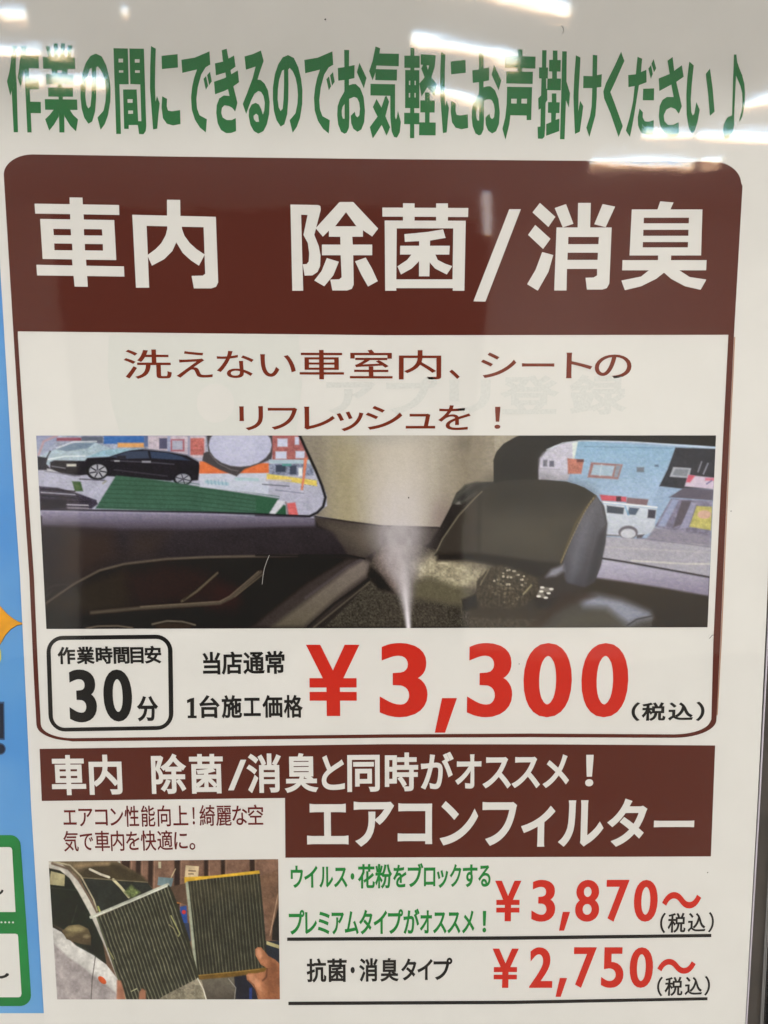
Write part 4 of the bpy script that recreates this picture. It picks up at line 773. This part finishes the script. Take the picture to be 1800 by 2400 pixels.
Fk('brush_mark', m_black, lambda k: k.poly([(-10,2285),(2,2288),(10,2286),(15,2281),(20,2282),(21,2286),(14,2291),(4,2294),(-10,2292)]), FB+L3+.0001)

# ------------------------------------------------------------------ clear sign holder
holder = empty('sign_holder', tuple(at0(1790, 2520, 0)), label='clear glossy sign holder with dark back panel covering the poster, thin edges along the right', category='sign holder')
def H_(o): o.parent = holder; o.location = -holder.location; return o
m_back = mat('dark_back_panel', (.050, .044, .040), .3, .45, 14, .5)
edge = [(1858,-150),(1838,1400),(1815,1900),(1800,2192),(1789,2400),(1782,2530)]
H_(slab('back_panel', [(-500,-150)]+edge+[(-500,2530)], m_back, holder, -.0015, .002))
m_edge = mat('acrylic_edge', (.62, .58, .66), .25, 0, spec=.8); m_edge2 = mat('acrylic_edge_dim', (.22, .22, .22), .2, 0, spec=.8)
def strip(name, pts, w, m, lift, thick=.0012):
    H_(slab(name, [(x, y) for x, y in pts]+[(x+w, y) for x, y in pts[::-1]], m, holder, lift, thick))
pe = [(1858,-150),(1803,1400),(1799.5,1480),(1780.5,1850),(1766,2100),(1748.5,2400),(1742,2530)]
strip('inner_edge', pe, 2.6, m_edge, .0002)
strip('outer_edge', [(x-6, y) for x, y in edge], 1.6, m_edge2, .0004); strip('outer_edge', [(x-2.4, y) for x, y in edge], 1.6, m_edge2, .0004)

# cover film: gently buckled clear sheet
m_film = bpy.data.materials.new('clear_film'); m_film.use_nodes = True; nt = m_film.node_tree; nt.nodes.clear()
N = nt.nodes.new; out = N('ShaderNodeOutputMaterial'); mix = N('ShaderNodeMixShader'); tr = N('ShaderNodeBsdfTransparent'); tr.inputs[0].default_value = (.97, .97, .965, 1)
ge = N('ShaderNodeNewGeometry'); dt = N('ShaderNodeVectorMath'); dt.operation = 'DOT_PRODUCT'
nt.links.new(ge.outputs['Incoming'], dt.inputs[0]); nt.links.new(ge.outputs['Normal'], dt.inputs[1])
def mth(op, a, b=None):
    m_ = N('ShaderNodeMath'); m_.operation = op
    for i_, q_ in enumerate((a, b)):
        if q_ is None: continue
        if isinstance(q_, (int, float)): m_.inputs[i_].default_value = q_
        else: nt.links.new(q_, m_.inputs[i_])
    return m_.outputs[0]
# Schlick reflectance of a thin clear sheet (both faces)
fres = mth('ADD', mth('MULTIPLY', mth('POWER', mth('SUBTRACT', 1.0, mth('ABSOLUTE', dt.outputs['Value'])), 5.0), .93), .065)
tc = N('ShaderNodeTexCoord'); nz = N('ShaderNodeTexNoise'); nz.inputs['Scale'].default_value = 30; nz.inputs['Detail'].default_value = 2.5
mp = N('ShaderNodeMapping'); mp.inputs['Scale'].default_value = (.55, 1, 1.4); nt.links.new(tc.outputs['Object'], mp.inputs[0]); nt.links.new(mp.outputs[0], nz.inputs['Vector'])
bp = N('ShaderNodeBump'); bp.inputs['Strength'].default_value = .035; bp.inputs['Distance'].default_value = .002; nt.links.new(nz.outputs['Fac'], bp.inputs['Height'])
acc = None
for col, dz in (((1, 0, 0, 1), .0006), ((0, 1, 0, 1), .0), ((0, 0, 1, 1), -.0006)):
    gl = N('ShaderNodeBsdfGlossy'); gl.inputs['Color'].default_value = col; gl.inputs['Roughness'].default_value = .045
    va = N('ShaderNodeVectorMath'); va.operation = 'ADD'; va.inputs[1].default_value = (0, 0, dz); nt.links.new(bp.outputs[0], va.inputs[0])
    vn = N('ShaderNodeVectorMath'); vn.operation = 'NORMALIZE'; nt.links.new(va.outputs[0], vn.inputs[0]); nt.links.new(vn.outputs[0], gl.inputs['Normal'])
    if acc is None: acc = gl
    else:
        ad = N('ShaderNodeAddShader'); nt.links.new(acc.outputs[0], ad.inputs[0]); nt.links.new(gl.outputs[0], ad.inputs[1]); acc = ad
nt.links.new(fres, mix.inputs[0]); nt.links.new(tr.outputs[0], mix.inputs[1]); nt.links.new(acc.outputs[0], mix.inputs[2]); nt.links.new(mix.outputs[0], out.inputs[0])
nx, ny = 90, 120; xs = np.linspace(-500, 1, nx); V = []; F = []
for j in range(ny):
    y = -150+2680*j/(ny-1); xr_ = np.interp(y, [p[1] for p in edge], [p[0] for p in edge])-1
    for i in range(nx):
        x = -500+(xr_+500)*i/(nx-1); q = at(x, y, 0.0)
        wv = .00045*math.sin(x/310+y/520+.6)*math.sin(y/430+x/900)+.00015*math.sin(x/120+y/200)
        q[1] -= .0032+wv; V.append(q)
for j in range(ny-1):
    for i in range(nx-1): a = j*nx+i; F.append((a, a+nx, a+nx+1, a+1))
H_(link('clear_cover', V, F, m_film, holder, smooth=True))

# ------------------------------------------------------------------ dust, hair
m_hair = mat('pale_fibre', (.36, .35, .33), .6); m_speck = mat('dust_speck', (.03, .02, .02), .8)
def ribbon(name, pts, w, m, lift, label, cat, **kw):
    pts = np.array(pts, float); v = []; 
    for i, p_ in enumerate(pts):
        t = pts[min(i+1, len(pts)-1)]-pts[max(i-1, 0)]; t /= np.hypot(*t); n_ = np.array([-t[1], t[0]])*w/2
        for s_, l in ((-1, 0), (0, w*.00026), (1, 0)):
            q = p_+n_*s_; v.append(at0(q[0], q[1], lift+l))
    f = []
    for i in range(len(pts)-1):
        for k in range(2): a = i*3+k; f.append((a, a+1, a+4, a+3))
    return link(name, v, f, m, None, label=label, category=cat, **kw)
ribbon('stray_hair', [(634,1298),(628,1312),(622,1330),(619,1348),(617,1366)], 1.1, m_hair, .0045, 'pale curved hair lying on the cover over the dark car door picture', 'hair')
def speck(name, x, y, r, label):
    c = at0(x, y, .0042); s = r*DIST/FPX; v = [(c[0], c[1]-s*.6, c[2])]+[(c[0]+s*math.cos(a)*random.uniform(.6,1.2), c[1], c[2]+s*math.sin(a)*random.uniform(.6,1.2)) for a in np.linspace(0, 2*math.pi, 8)[:-1]]
    link(name, v, [(0, i+1, (i+1) % 7+1) for i in range(7)], m_speck, None, label=label, category='speck')
speck('dust_speck', 957, 1165, 2.4, 'tiny dark speck on the pale roof lining beside the spray')
speck('dust_speck', 764, 55, 2.2, 'tiny dark speck on blank paper above the headline')
speck('dust_speck', 1214, 1551, 1.5, 'tiny dark speck between the first zero and the three of the big price')
speck('dust_speck', 1652, 2036, 1.6, 'tiny dark speck under the right end of the brown banner')
speck('dust_speck', 1706, 1196, 1.4, 'tiny dark speck right of the brown frame line beside the car picture')
ribbon('stray_hair', [(1311,70),(1316,76),(1317,83),(1313,88)], 1.2, m_speck, .0045, 'short dark curved hair on the blank paper above the headline', 'hair')
ribbon('stray_hair', [(1655,1492),(1662,1484),(1670,1483)], 1.1, m_speck, .0045, 'short dark hair by the frame line below the car picture', 'hair')
